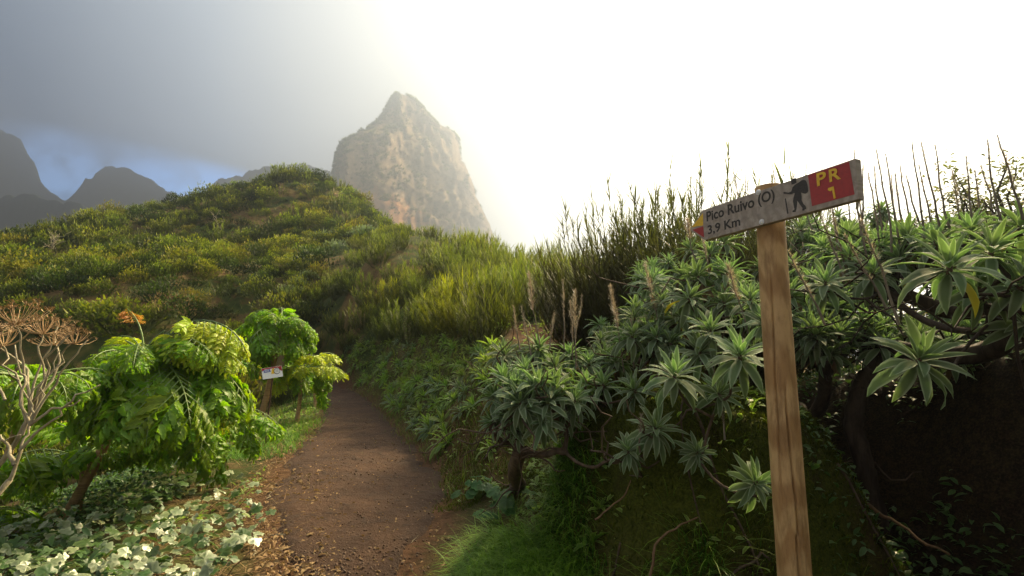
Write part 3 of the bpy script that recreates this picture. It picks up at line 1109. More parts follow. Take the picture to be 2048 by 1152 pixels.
M_ech = leaf_mat('velvet_grey_green_leaf', (.115, .158, .076), edge=(.29, .335, .23), trans=.28, rough=.78, spec=.2, vary=.32, hue=.04, edge_lo=.45, tcol=(1.3, 1.75, .7))
M_echy = leaf_mat('yellowed_leaf', (.42, .30, .03), edge=(.5, .38, .06), trans=.35, vary=.2)
M_young = leaf_mat('fresh_green_leaf', (.14, .22, .035), edge=(.30, .38, .12), trans=.42, rough=.5, vary=.25, edge_lo=.35)
M_pars = leaf_mat('glossy_parsley_leaf', (.15, .26, .015), edge=(.20, .32, .022), trans=.50, rough=.48, vary=.28, hue=.035, spec=.5, tcol=(1.7, 1.8, .35))
M_parsy = leaf_mat('yellow_green_young_leaf', (.34, .44, .030), edge=(.44, .50, .05), trans=.45, rough=.45, vary=.15, tcol=(1.6, 1.5, .4))
M_orange = leaf_mat('dried_orange_leaf', (.42, .18, .05), edge=(.55, .30, .10), trans=.4, vary=.3)
M_stalk = flat_mat('green_stalk', (.12, .20, .04), .45, nscale=30, c2=(.20, .26, .06))
M_stalkd = flat_mat('dark_green_stalk', (.055, .10, .035), .45, nscale=30, c2=(.09, .14, .04))
M_dead = bark_mat('bleached_dead_wood', (.42, .37, .25), (.22, .18, .11), 25, .5)
M_umb = flat_mat('dried_umbel', (.46, .31, .16), .8, nscale=40, c2=(.32, .19, .09))
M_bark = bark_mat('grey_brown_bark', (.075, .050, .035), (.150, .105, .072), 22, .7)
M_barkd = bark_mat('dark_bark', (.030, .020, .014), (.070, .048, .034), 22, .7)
M_spike = bark_mat('dry_flower_spike', (.15, .12, .09), (.27, .23, .18), 30, .4)
M_hair = leaf_mat('dry_spike_bristle', (.34, .29, .22), trans=.45, vary=.25, tcol=(1.1, 1.0, .8))
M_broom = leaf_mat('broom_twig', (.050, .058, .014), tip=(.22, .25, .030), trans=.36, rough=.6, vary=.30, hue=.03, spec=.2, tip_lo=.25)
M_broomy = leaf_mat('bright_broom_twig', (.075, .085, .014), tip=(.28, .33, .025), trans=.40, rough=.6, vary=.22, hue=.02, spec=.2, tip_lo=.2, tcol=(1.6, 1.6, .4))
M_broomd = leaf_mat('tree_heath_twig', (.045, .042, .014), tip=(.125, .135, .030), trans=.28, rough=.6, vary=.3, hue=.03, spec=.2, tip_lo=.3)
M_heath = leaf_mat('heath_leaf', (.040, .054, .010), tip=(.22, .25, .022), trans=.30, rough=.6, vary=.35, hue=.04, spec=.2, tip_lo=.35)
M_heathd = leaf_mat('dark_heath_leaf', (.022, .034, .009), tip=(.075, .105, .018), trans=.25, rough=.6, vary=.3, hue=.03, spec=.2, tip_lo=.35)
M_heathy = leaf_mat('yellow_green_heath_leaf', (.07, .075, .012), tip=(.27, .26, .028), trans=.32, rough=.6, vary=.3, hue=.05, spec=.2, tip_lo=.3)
M_greyb = leaf_mat('silvery_leaf', (.12, .17, .105), tip=(.25, .30, .20), trans=.2, rough=.7, vary=.2, spec=.2)
M_grass = leaf_mat('grass_blade', (.050, .12, .012), tip=(.19, .32, .030), trans=.35, rough=.5, vary=.3, hue=.03, tip_lo=.1)
M_grassy = leaf_mat('yellowish_grass_blade', (.085, .115, .020), tip=(.20, .20, .05), trans=.35, rough=.6, vary=.35, hue=.05, tip_lo=.2)
M_dry = leaf_mat('straw', (.30, .20, .09), trans=.25, rough=.8, vary=.35, hue=.02, tcol=(1, 1, .8))
M_mossb = leaf_mat('moss_frond', (.050, .062, .006), tip=(.115, .125, .012), trans=.25, rough=.8, vary=.35, hue=.03, spec=.1)
M_ivy = leaf_mat('pale_waxy_leaf', (.17, .215, .10), edge=(.29, .33, .18), trans=.15, rough=.35, vary=.22, hue=.02, spec=.6, tcol=(.9, 1.2, .6), edge_lo=.5)
M_ivyd = leaf_mat('dark_ivy_leaf', (.060, .110, .030), edge=(.10, .15, .05), trans=.3, rough=.4, vary=.25)
M_mallow = leaf_mat('mallow_leaf', (.042, .105, .022), edge=(.07, .15, .035), trans=.35, rough=.5, vary=.2)
M_twig = bark_mat('fallen_twig', (.20, .12, .065), (.11, .062, .034), 40, .3)

# ---- broom: wiry stems carrying many thin upright twigs
def broom_geo(seed, H=1.2, spread=.55, nst=46, ntw=26, tw=.22, wid=.010, base_r=.18):
    r = np.random.default_rng(seed)
    g = Geo()
    B, AZ, LL, WW, LE, BE, RN, HT = [], [], [], [], [], [], [], []
    for i in range(nst):
        az = r.random() * 2 * PI
        out = r.random() ** .55
        lean = out * spread * 1.3
        h = H * (1 - .34 * out ** 2) * r.uniform(.78, 1.08)
        b = np.array([math.cos(az), math.sin(az), 0]) * base_r * out
        n = 7
        s = np.linspace(0, 1, n)
        ln = lean * (1.25 - .75 * s)
        st = np.cumsum(np.stack([np.sin(ln) * math.cos(az), np.sin(ln) * math.sin(az), np.cos(ln)], 1) * h / n, 0) + b
        st += r.normal(size=st.shape) * .012
        st = np.concatenate([b[None], st])
        for k in range(n):
            pass
        V, Fl, T = tube(st, np.linspace(.006, .002, n + 1), 3, cap=False)
        T[:, 2] *= .5
        g.add(V, Fl, T)
        for k in range(ntw):
            u = r.uniform(.22, 1.0)
            p = st[min(n, int(u * n))] * (1 - (u * n) % 1) + st[min(n, int(u * n) + 1)] * ((u * n) % 1)
            B.append(p)
            a2 = az + r.normal() * 1.3
            AZ.append(a2)
            LL.append(tw * r.uniform(.6, 1.3))
            WW.append(wid * r.uniform(.7, 1.3))
            LE.append(max(.02, lean * .5 + r.uniform(.05, .5)))
            BE.append(r.uniform(0.05, .35))
            HT.append(p[2] / H)
    V, Fq, T = blades(np.array(B), np.array(AZ), np.array(LL), np.array(WW), np.array(LE), np.array(BE), 2, r.random(len(B)))
    ht = np.repeat(np.array(HT), 6)
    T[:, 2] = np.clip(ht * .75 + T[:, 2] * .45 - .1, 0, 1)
    T[:, 1] = np.clip(T[:, 1], 0, 1)
    g.add(V, Fq, T)
    return g


def heath_geo(seed, H=1.0, R=.7, n=520, size=.085, up=.5):
    """rounded bush of small leafy tufts on hidden stems, uneven outline"""
    r = np.random.default_rng(seed)
    d = r.normal(size=(n, 3))
    d[:, 2] = np.abs(d[:, 2]) * 1.0
    d /= np.linalg.norm(d, axis=1, keepdims=True)
    lump = 1 + .30 * vnoise(d * 2.6 + seed, seed) + .14 * vnoise(d * 6 + seed, seed + 1)
    rad = lump * (r.random(n) ** .28)
    p = d * rad[:, None] * np.array([R, R, H * .9]) + np.array([0, 0, H * .08])
    az = np.arctan2(d[:, 1], d[:, 0]) + r.normal(size=n) * .7
    lean = np.arccos(np.clip(d[:, 2], -1, 1)) * (1 - up) + r.normal(size=n) * .35
    g = Geo()
    V, Fq, T = blades(p, az, size * r.uniform(.8, 2.0, n), size * r.uniform(.5, .9, n), lean, r.uniform(0, .5, n), 2, r.random(n))
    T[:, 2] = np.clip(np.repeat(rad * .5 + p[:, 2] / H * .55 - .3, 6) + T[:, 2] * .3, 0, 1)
    g.add(V, Fq, T)
    for k in range(5):
        a = r.random() * 6.28
        e = np.array([math.cos(a) * R * .6, math.sin(a) * R * .6, H * .6])
        V, Fl, T = tube(curve_pts((0, 0, -.1), e, 5, 0, .06), np.linspace(.03, .008, 5), 4, False)
        T[:, 2] = 0
        g.add(V, Fl, T)
    return g


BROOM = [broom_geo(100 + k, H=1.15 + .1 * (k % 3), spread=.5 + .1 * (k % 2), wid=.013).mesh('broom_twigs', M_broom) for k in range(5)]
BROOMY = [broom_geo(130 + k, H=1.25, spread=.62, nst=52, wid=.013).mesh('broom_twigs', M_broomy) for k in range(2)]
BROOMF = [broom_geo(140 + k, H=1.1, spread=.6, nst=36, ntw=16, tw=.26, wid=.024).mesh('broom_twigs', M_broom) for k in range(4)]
HEATH_G = [heath_geo(200 + k, R=.75 + .1 * (k % 2), H=.95, n=760, size=.075) for k in range(4)]
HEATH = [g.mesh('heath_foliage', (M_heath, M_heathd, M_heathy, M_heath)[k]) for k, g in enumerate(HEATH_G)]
HEATHU_G = [broom_geo(240 + k, H=1.0, spread=.75, nst=30, ntw=12, tw=.24, wid=.034, base_r=.3) for k in range(3)]
SILV = [heath_geo(260 + k, R=.8, H=.6, n=420, size=.10).mesh('silver_foliage', M_greyb) for k in range(2)]


def to_px(X, Y, Z):
    X, Y, Z = np.asarray(X, float), np.asarray(Y, float), np.asarray(Z, float) - EYE
    c, s = math.cos(PITCH), math.sin(PITCH)
    d = Y * c + Z * s
    v = -Y * s + Z * c
    return 1024 + F * X / d, 576 - F * v / d, d


def scatter(n, x0, x1, y0, y1, cond, rmin, seed):
    r = np.random.default_rng(seed)
    X = r.uniform(x0, x1, n)
    Y = r.uniform(y0, y1, n)
    Z = height(X, Y)
    px, py, d = to_px(X, Y, Z)
    pd_, sd_ = path_dist(X, Y)
    k = cond(X, Y, Z, px, py, pd_, sd_)
    X, Y, Z, px, py = X[k], Y[k], Z[k], px[k], py[k]
    keep = []
    cell = {}
    for i in range(len(X)):
        rm = rmin(X[i], Y[i]) if callable(rmin) else rmin
        ok = True
        ci, cj = int(X[i] // 2), int(Y[i] // 2)
        for a in (-1, 0, 1):
            for b in (-1, 0, 1):
                for j in cell.get((ci + a, cj + b), ()):
                    if (X[i] - X[j]) ** 2 + (Y[i] - Y[j]) ** 2 < rm * rm:
                        ok = False
        if ok:
            keep.append(i)
            cell.setdefault((ci, cj), []).append(i)
    return X[keep], Y[keep], Z[keep], px[keep], py[keep]


# near hillside: brooms
def c_broom(X, Y, Z, px, py, pd_, sd_):
    w = 660 + 60 * np.sin(Y)
    right_slope = (px > np.where(Y > 34, 700, 560)) & (px < 1260)
    notr = ~((np.abs(X - .62) < .55) & (Y > 8.2) & (Y < 11.6))
    return right_slope & ((sd_ > 0) | (Y > 18.5)) & (pd_ > np.where(Y < 16, 1.45, np.where(Y < 21, 1.2, .3))) & (Y > 9.5) & (Y < 46) & notr


X_, Y_, Z_, px_, py_ = scatter(9000, -14, 9, 10, 46, c_broom, lambda x, y: .68 if y < 17 else (1.0 if y < 26 else 1.4), 5)
order = np.argsort(Y_)
nb = 0
for i in order:
    d = Y_[i]
    me = BROOM[int(rng.integers(len(BROOM)))] if d < 22 else BROOMF[int(rng.integers(len(BROOMF)))]
    if nb >= 300:
        break
    gold = (rng.random() < .10 and d < 26) or (d < 17 and (abs(px_[i] - 900) < 40 or abs(px_[i] - 775) < 30))
    if gold:
        me = BROOMY[nb % 2]
    sc = rng.uniform(.85, 1.3) * (1.0 if d < 22 else 1.05)
    if d > 30:
        sc *= .9
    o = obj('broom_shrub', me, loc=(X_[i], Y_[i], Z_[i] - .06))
    o.rotation_euler = (rng.normal() * .08, rng.normal() * .08, rng.random() * 6.28)
    o.scale = (sc * rng.uniform(.95, 1.25),) * 2 + (sc,)
    size = 'tall' if sc > 1.17 else ('middling' if sc > .98 else 'low')
    part = 'left flank' if px_[i] < 760 else ('middle' if px_[i] < 930 else ('right shoulder' if px_[i] < 1080 else 'right end'))
    band = 'lowest row' if d < 13.5 else ('lower half' if d < 18 else ('upper half' if d < 26 else ('crest' if d < 36 else 'far side of the crest')))
    if gold:
        size = size + ' bright yellow green'
    lab = size + ' broom in the ' + band + ' of the near hillside, ' + part
    grp = size + ' brooms, ' + band + ', ' + part
    o['label'], o['category'], o['group'] = lab, 'shrub', grp
    nb += 1
print('brooms', nb, len(order))


# far hill: rounded heath bushes, the nearest 300 as individuals
def c_far(X, Y, Z, px, py, pd_, sd_):
    n = fbm(np.stack([X, Y], -1) * .13, 66, 3)
    return (px > -260) & (px < 860) & ((px < 650) | (Y > 26)) & (Y > 13) & (Y < 78) & ~((sd_ > 0) & (Y < 24)) & (pd_ > 3) & ((n < .30) | (rng.random(len(X)) < .25)) & ~((px > 640) & (Y < 44))


X_, Y_, Z_, px_, py_ = scatter(26000, -95, 6, 13, 78, c_far, lambda x, y: 1.05 if y < 35 else 1.2, 9)
order = np.argsort(np.hypot(X_, Y_))
ind, rest = order[:300], order[300:]
tone = fbm(np.stack([X_, Y_], -1) * .3, 67, 3)
for i in ind:
    me = HEATH[int(rng.integers(4))]
    sc = rng.uniform(.7, 1.3) + rng.random() ** 3 * 1.1
    o = obj('heath_shrub', me, loc=(X_[i], Y_[i], Z_[i] - .1))
    o.rotation_euler = (rng.normal() * .1, rng.normal() * .1, rng.random() * 6.28)
    o.scale = (sc * rng.uniform(.9, 1.3), sc * rng.uniform(.9, 1.3), sc)
    o['category'] = 'shrub'
    size = 'large' if sc > 1.4 else ('middling' if sc > 1.1 else 'small')
    where = 'at the left picture edge' if px_[i] < 110 else ('above the dried umbels' if px_[i] < 250 else ('above the big parsley tree' if px_[i] < 400 else ('between the two parsley crowns' if px_[i] < 520 else ('above the second parsley crown' if px_[i] < 640 else 'in the dip beyond the path bend'))))
    row = 'hidden low' if Y_[i] < 22 else ('low' if Y_[i] < 28 else 'higher up')
    o['label'] = size + (' heath bush ', ' dark heath bush ', ' yellowish heath bush ', ' heath bush ')[HEATH.index(me)] + row + ' on the hill, ' + where
    o['group'] = size + (' green', ' dark', ' yellowish', ' green')[HEATH.index(me)] + ' heath ' + row + ' ' + where
g_ = Geo()
hv = [g.arrays() for g in HEATH_G]
hu = [g.arrays() for g in HEATHU_G]
FARSTUFF_N = len(rest)
# the rest is one mass: points that carry the bushes as instances
def far_mass(name, idx, sources, label):
    me = bpy.data.meshes.new(name)
    n = len(idx)
    me.vertices.add(n)
    me.vertices.foreach_set('co', np.stack([X_[idx], Y_[idx], Z_[idx] - .1], 1).astype(np.float32).ravel())
    a = me.attributes.new('sc', 'FLOAT', 'POINT')
    a.data.foreach_set('value', (rng.uniform(.6, 1.0, n) + rng.random(n) ** 2.2 * 1.5).astype(np.float32))
    a = me.attributes.new('rt', 'FLOAT_VECTOR', 'POINT')
    a.data.foreach_set('vector', np.stack([rng.normal(size=n) * .1, rng.normal(size=n) * .1, rng.random(n) * 6.28], 1).astype(np.float32).ravel())
    a = me.attributes.new('pick', 'INT', 'POINT')
    a.data.foreach_set('value', rng.integers(0, len(sources), n).astype(np.int32))
    o = obj(name, me, kind='stuff', label=label)
    ng = bpy.data.node_groups.new(name, 'GeometryNodeTree')
    ng.interface.new_socket('Geometry', in_out='INPUT', socket_type='NodeSocketGeometry')
    ng.interface.new_socket('Geometry', in_out='OUTPUT', socket_type='NodeSocketGeometry')
    N = ng.nodes
    gi, go = N.new('NodeGroupInput'), N.new('NodeGroupOutput')
    ip = N.new('GeometryNodeInstanceOnPoints')
    jn = N.new('GeometryNodeGeometryToInstance')
    for s_ in reversed(sources):
        oi = N.new('GeometryNodeObjectInfo')
        oi.inputs['Object'].default_value = s_
        oi.inputs['As Instance'].default_value = True
        oi.transform_space = 'ORIGINAL'
        ng.links.new(oi.outputs['Geometry'], jn.inputs[0])
    def attr(nm, ty):
        q_ = N.new('GeometryNodeInputNamedAttribute')
        q_.data_type = ty
        q_.inputs['Name'].default_value = nm
        return q_.outputs[0]
    ng.links.new(gi.outputs[0], ip.inputs['Points'])
    ng.links.new(jn.outputs[0], ip.inputs['Instance'])
    ip.inputs['Pick Instance'].default_value = True
    ng.links.new(attr('pick', 'INT'), ip.inputs['Instance Index'])
    ng.links.new(attr('rt', 'FLOAT_VECTOR'), ip.inputs['Rotation'])
    ng.links.new(attr('sc', 'FLOAT'), ip.inputs['Scale'])
    ng.links.new(ip.outputs[0], go.inputs[0])
    md = o.modifiers.new('scatter', 'NODES')
    md.node_group = ng
    return o


# four ordinary bushes of the hill serve as the pattern of the mass
srcs = []
for k in range(4):
    srcs.append(obj('heath_shrub', HEATH[k], loc=tuple(P(150 + 130 * k, 600 - 8 * k, 30 + k)), label=('rounded heath bush low on the far hill above the dried umbels', 'rounded heath bush low on the far hill above the orange shoot tip', 'rounded heath bush low on the far hill between the parsley crowns', 'rounded heath bush low on the far hill above the second parsley crown')[k], category='shrub'))
    srcs[-1].location.z = hz(srcs[-1].location.x, srcs[-1].location.y) - .1
upr = []
for k in range(3):
    me = HEATHU_G[k].mesh('heath_foliage', M_broom)
    o = obj('broom_shrub', me, loc=(-9 - 2.2 * k, 27 + k, 0), label=('loose green broom in the dip beyond the path bend, nearest of its three', 'loose green broom in the dip beyond the path bend, middle of its three', 'loose green broom in the dip beyond the path bend, farthest left')[k], category='shrub')
    o.location.z = hz(o.location.x, o.location.y) - .05
    upr.append(o)
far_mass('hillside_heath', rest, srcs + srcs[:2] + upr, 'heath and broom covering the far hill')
print('far heath', len(order))

# dry and green grass tufts between the bushes of both hills
r_ = np.random.default_rng(3)
n = 26000
X, Y = r_.uniform(-70, 8, n), 10 + 62 * r_.random(n) ** 1.3
Z = height(X, Y)
px, py, d = to_px(X, Y, Z)
pd, sd = path_dist(X, Y)
k = (px > -150) & (px < 1300) & (pd > .6)
X, Y, Z = X[k], Y[k], Z[k]
n = len(X)
dd = Y / 30
V, Fq, T = blades(np.stack([X, Y, Z - .03], 1), r_.random(n) * 6.28, r_.uniform(.18, .45, n), .02 + .035 * dd, r_.uniform(0, .5, n), r_.uniform(.1, .9, n), 2)
obj('hill_grass', Geo().add(V, Fq, T).mesh('hill_grass', M_grassy), kind='stuff', label='dry grass between the bushes of the hills')

# silvery bushes and dead wood on the far hill
for j, (a, b, sc) in enumerate(((632, 520, 1.5), (668, 510, 1.8), (650, 487, 1.6), (730, 478, 1.8), (690, 500, 1.3), (600, 575, 1.3), (580, 590, 1.4), (615, 560, 1.2), (700, 487, 1.2))):
    p = hit(a, b, 8)
    if p is None:
        continue
    o = obj('silver_shrub', SILV[j % 2], loc=(p.x, p.y, p.z - .05), label='low silvery grey shrub between the green bushes on the far slope', category='shrub', group='silvery shrubs on the slope')
    sc *= p.y / 40
    o.scale = (sc, sc, sc)
    o.rotation_euler.z = j


def dead_tree(px0, py0, Hpx, lean, label, seed, nbr=9, cat='dead tree', spread=.8):
    r = np.random.default_rng(seed)
    p = hit(px0, py0, 6)
    Hh = Hpx * p.y / F * 1.02
    t0 = thing('dead_tree', (p.x, p.y, p.z - .05), label, cat)
    tr = curve_pts((0, 0, 0), (lean * Hh, .1 * Hh, Hh), 8, 0, .05)
    rad = Hh * .035
    obj('trunk', Geo().add(*tube(tr, np.linspace(rad, rad * .3, 8), 6)).mesh('trunk', M_dead), t0)
    for k in range(nbr):
        a = r.random() * 6.28
        u = r.uniform(.15, .85)
        b = tr[int(u * 7)]
        L = Hh * r.uniform(.35, .7)
        e = b + np.array([math.cos(a) * L * spread, math.sin(a) * L * .6, L * r.uniform(.3, .9)])
        c = curve_pts(b, e, 6, -.08, .09)
        g = Geo().add(*tube(c, np.linspace(rad * .55, rad * .16, 6), 5))
        for q in range(3):
            e2 = c[2 + q] + r.normal(size=3) * L * .25 + np.array([0, 0, L * .15])
            g.add(*tube(curve_pts(c[2 + q], e2, 4, 0, .1), np.linspace(rad * .3, rad * .1, 4), 4))
        obj('branch', g.mesh('branch', M_dead), t0)
    return t0


dead_tree(95, 512, 48, .3, 'bleached bare tree leaning right at the left end of the far hill', 1, 12)
dead_tree(445, 462, 34, -.7, 'small white bare tree lying over on the far hill below the summit', 2, 10)
dead_tree(592, 448, 20, .1, 'short bleached stump standing alone under the far summit', 3, 2)


# bushes clinging to the rock peak
r = np.random.default_rng(91)
hb = heath_geo(290, H=1.0, R=.9, n=46, size=.34).arrays()
k = (ROCK_N[:, 1] < .3) & (ROCK_V[:, 2] > P(700, 470, TY).z)
cand = np.nonzero(k)[0]
vn = fbm(ROCK_V[cand] * .05, 92, 3) + .35 * (ROCK_N[cand, 0] < -.2) - .2 * (ROCK_N[cand, 0] > .5)
cand = cand[vn > -.02]
cand = r.choice(cand, 1500, replace=False)
ms = [m4(frame_to(ROCK_N[i] * .6 + np.array([0, 0, 1.0]), r.random() * 6.28), ROCK_V[i] - ROCK_N[i] * .5, r.uniform(1.2, 3.4)) for i in cand]
obj('cliff_bushes', Geo().inst(hb, ms, r.random(len(ms))).mesh('cliff_bushes', M_heath), kind='stuff', label='bushes clinging to the ledges of the rock peak')


# ------------------------------------------------------------ pride-of-Madeira shrubs: rosettes on gnarled branches, dry flower spikes
def ech_leaves(nl, L, W, seed, lo=-40, hi=82):
    r = np.random.default_rng(seed)
    out = []
    for i in range(nl):
        u = i / (nl - 1)                       # 0 inner .. 1 outer
        el = math.radians(hi + (lo - hi) * u ** .85 + r.normal() * 5)
        az = i * 2.39996 + r.normal() * .12
        l = L * (.42 + .58 * math.sin(min(1, u * 1.35 + .12) * PI / 2)) * r.uniform(.85, 1.1)
        kind = 0 if u < .3 else (1 if u < .65 else 2)
        out.append((az, el, l, kind, u))
    return out


LEAFK = [leaf_geo(1, .21, .0, .25, .45, 6, peak=.40), leaf_geo(1, .225, .12, .75, .30, 6, peak=.42, wave=.03), leaf_geo(1, .235, .2, 1.35, .22, 6, peak=.44, wave=.05, twist=.25)]
M_deadleaf = leaf_mat('withered_leaf', (.16, .10, .045), edge=(.22, .15, .07), trans=.2, vary=.4)
LEAF_ME = [Geo().add(*k).mesh('leaf', M_ech) for k in LEAFK]
LEAFY_ME = Geo().add(*LEAFK[2]).mesh('leaf', M_echy)


def rosette_geo(seed, nl=30, L=.2, stem=True, keep=None, mat_leafk=LEAFK, bark=1):
    g = Geo()
    for (az, el, l, kind, u) in ech_leaves(nl, L, .2, seed):
        if keep is not None and not keep(u):
            continue
        R = rotm(az, el, 0)
        V, Fq, T = mat_leafk[kind]
        g.inst(tpl(V, Fq, T), [m4(R, (0.012 * math.cos(az), .012 * math.sin(az), -.06 * u), l)], [rng.random()])
        if u > .62 and rng.random() < .22:      # dead leaves hanging under the living ones
            V, Fq, T = mat_leafk[2]
            g.inst(tpl(V, Fq, T), [m4(rotm(az + .3, math.radians(-62 - 18 * rng.random()), rng.normal() * .5), (0, 0, -.075), l * .8)], [rng.random()], 2)
    if stem:
        g.add(*tube([(0, 0, -.10), (0, 0, -.03), (0, 0, .02)], [.011, .011, .006], 6), m=bark)
    return g


ROS = [rosette_geo(300 + k, nl=28 + 3 * k, L=.215).mesh('rosette', [M_ech, M_bark, M_deadleaf]) for k in range(4)]
ROS_CORE = [rosette_geo(320 + k, nl=30, L=.215, keep=lambda u: u < .22).mesh('rosette', [M_ech, M_bark, M_deadleaf]) for k in range(2)]


def spike_geo(p0, p1, fuzz, seed, thick=.006):
    r = np.random.default_rng(seed)
    L = np.linalg.norm(np.subtract(p1, p0))
    c = curve_pts(p0, p1, 9, .02 * r.normal(), .010, (r.normal() * .12, 0, 0))
    g = Geo().add(*tube(c, np.linspace(thick, thick * .35, 9), 5), m=0)
    n = int(300 if fuzz else 150)
    u = r.uniform(.48 if fuzz else .35, 1, n)
    k = np.clip((u * 8).astype(int), 0, 7)
    f = (u * 8 - k)[:, None]
    b = c[k] * (1 - f) + c[k + 1] * f
    ln = (.052 if fuzz else .034) * (1.15 - .75 * np.abs(u - .7) * 2) * r.uniform(.7, 1.3, n)
    V, Fq, T = blades(b, r.random(n) * 6.28, ln, np.full(n, .0036 if fuzz else .003), r.uniform(.7, 1.25, n), r.uniform(-.9, -.2, n), 2, r.random(n))
    g.add(V, Fq, T, 1)
    return g


def echium_shrub(label, root, trunk, roses, spikes=(), detail=0, r_trunk=.05, seed=0, group=None, dark=False, extra=0, name='echium_shrub'):
    """roses: (world xyz, scale, facing) ; spikes: (base, tip, fuzzy)"""
    r = np.random.default_rng(seed)
    root = np.array(root, float)
    t0 = thing(name, tuple(root), label, 'shrub', group)
    nodes = [np.array(p, float) - root for p in trunk]
    nodes = list(np.concatenate([curve_pts(nodes[i], nodes[i + 1], 6, 0, .05)[(0 if i == 0 else 1):] for i in range(len(nodes) - 1)])) if len(nodes) > 1 else nodes
    chains = [list(range(len(nodes)))]
    weight = {0: 0}
    parent = {i: i - 1 for i in range(len(nodes))}
    items = sorted([(np.array(q[0], float) - root, q) for q in roses], key=lambda a: np.linalg.norm(a[0]))
    ends = []
    for pos, q in items:
        tgt = pos - np.array([0, 0, .07])
        best, bi = 1e9, 0
        for i in range(len(nodes)):
            v = tgt - nodes[i]
            d = np.linalg.norm(v)
            cost = d + (0.5 if v[2] < -.05 else 0) + (.25 if i < 2 else 0) + (10 if (i in ends) else 0)
            if cost < best and d > .08:
                best, bi = cost, i
        d0 = np.array([r.normal() * .5, r.normal() * .5, -.3 - r.random() * .5])
        c = curve_pts(nodes[bi], tgt, 7, .07, .06, d0)
        ch = [bi]
        for k in range(1, 7):
            nodes.append(c[k])
            parent[len(nodes) - 1] = ch[-1]
            ch.append(len(nodes) - 1)
        ends.append(ch[-1])
        chains.append(ch)
    cnt = np.zeros(len(nodes))
    for e in ends:
        i = e
        while i >= 0:
            cnt[i] += 1
            i = parent.get(i, -1)
    tot = max(1, len(ends))
    rad = np.maximum(.008, r_trunk * (np.maximum(cnt, 1) / tot) ** .62)
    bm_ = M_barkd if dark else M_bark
    for j, ch in enumerate(chains):
        pts_ = np.array([nodes[i] for i in ch])
        rr_ = rad[ch].copy()
        if j > 0:
            rr_[0] = rr_[1]
        # resample for roundness
        u = np.linspace(0, len(pts_) - 1, len(pts_) * 2)
        pp = np.stack([np.interp(u, range(len(pts_)), pts_[:, a]) for a in range(3)], 1)
        pp[1:-1] = (pp[:-2] + pp[1:-1] * 2 + pp[2:]) / 4
        rq = np.interp(u, range(len(pts_)), rr_)
        V, Fl, T = tube(pp, rq, 8 if rq.max() > .03 else 6, True, .07)
        obj('trunk' if j == 0 else 'branch', Geo().add(V, Fl, T).mesh('branch', bm_), t0)
    for j in range(extra):                      # bare dead twigs inside
        b = nodes[int(r.integers(len(nodes)))]
        e = b + r.normal(size=3) * np.array([.30, .22, .22]) + np.array([0, 0, .05])
        V, Fl, T = tube(curve_pts(b, e, 7, .1, .12), np.linspace(.008, .003, 7), 5, True)
        obj('dead_twig', Geo().add(V, Fl, T).mesh('dead_twig', bm_), t0)
    close = sorted(range(len(items)), key=lambda k: items[k][0][1] + root[1])[:detail]
    for k, (pos, q) in enumerate(items):
        sc = q[1]
        zd = np.array(q[2] if len(q) > 2 and q[2] is not None else (r.normal() * .25, -.12 + r.normal() * .25, 1))
        M = m4(frame_to(zd, r.random() * 6.28), pos, sc)
        if k in close:
            ro = obj('rosette', ROS_CORE[k % 2], t0, mat4=Matrix(M))
            for (az, el, l, kind, u) in ech_leaves(30, .215, .2, 320 + k):
                if u < .22:
                    continue
                yel = u > .9 and r.random() < .12
                obj('leaf', LEAFY_ME if yel else LEAF_ME[kind], ro, mat4=Matrix(m4(rotm(az, el, r.normal() * .12), (.012 * math.cos(az), .012 * math.sin(az), -.06 * u), l * r.uniform(.9, 1.1))))
        else:
            obj('rosette', ROS[int(r.integers(4))], t0, mat4=Matrix(M))
    for k, (b, e, fz) in enumerate(spikes):
        g = spike_geo(np.array(b) - root, np.array(e) - root, fz, seed * 50 + k, (.0075 if dark else .007) if not fz else .006)
        obj('flower_spike', g.mesh('flower_spike', [M_spike, M_hair]), t0)
    return t0


def R_(px, py, size, face=None, Y=None):
    """rosette seen at px,py spanning `size` photo pixels; real spread about .40 m"""
    Y = Y if Y is not None else min(6.5, 400.0 / size * .93)
    p = P(px, py, Y)
    return [tuple(p), 1.0 if Y is None else size * Y / 400.0 / .93, face]


def S_(bx_, by_, tx, ty, Y, fz=False, dY=0):
    return (tuple(P(bx_, by_, Y)), tuple(P(tx, ty, Y + dY)), fz)


# the bush in front, left of the mossy bank
root = hit(1030, 968)
front = [R_(*a) for a in ((1075, 765, 112, None, 3.55), (1008, 752, 100, None, 3.8), (1040, 800, 112, (-.1, -.6, 1), 3.45), (1112, 770, 110, None, 3.6), (1018, 828, 92, (-.6, -.6, .7), 3.6), (1085, 840, 96, (-.1, -.9, .5), 3.45),
                          (1150, 795, 100, (.1, -.4, 1), 3.6), (988, 790, 95, (-.7, -.3, .8), 3.8), (1008, 706, 84, None, 4.3), (1078, 692, 84, None, 4.4), (1140, 705, 84, None, 4.4), (1205, 762, 96, None, 3.8), (1266, 775, 106, None, 3.6),
                          (1130, 826, 84, (.1, -.7, .6), 3.6), (1178, 722, 84, None, 4.3), (1050, 735, 90, None, 4.0), (1110, 730, 90, None, 4.0), (1232, 718, 84, None, 4.3), (1036, 862, 70, (-.4, -.9, .2), 3.6), (985, 842, 78, (-.9, -.3, .4), 3.8),
                          (1060, 790, 100, (.2, -.5, 1), 3.5), (1095, 800, 100, (-.2, -.7, 1), 3.45), (1172, 765, 92, None, 3.9), (1030, 770, 100, (-.3, -.5, 1), 3.6))]
low = [R_(1256, 898, 84, (-.2, -.5, 1), 3.15), R_(1312, 852, 112, (.1, -.5, 1), 3.1)]
p1 = P(1040, 900, 3.75)
p2 = P(1130, 905, 3.6)
p3 = P(1190, 925, 3.35)
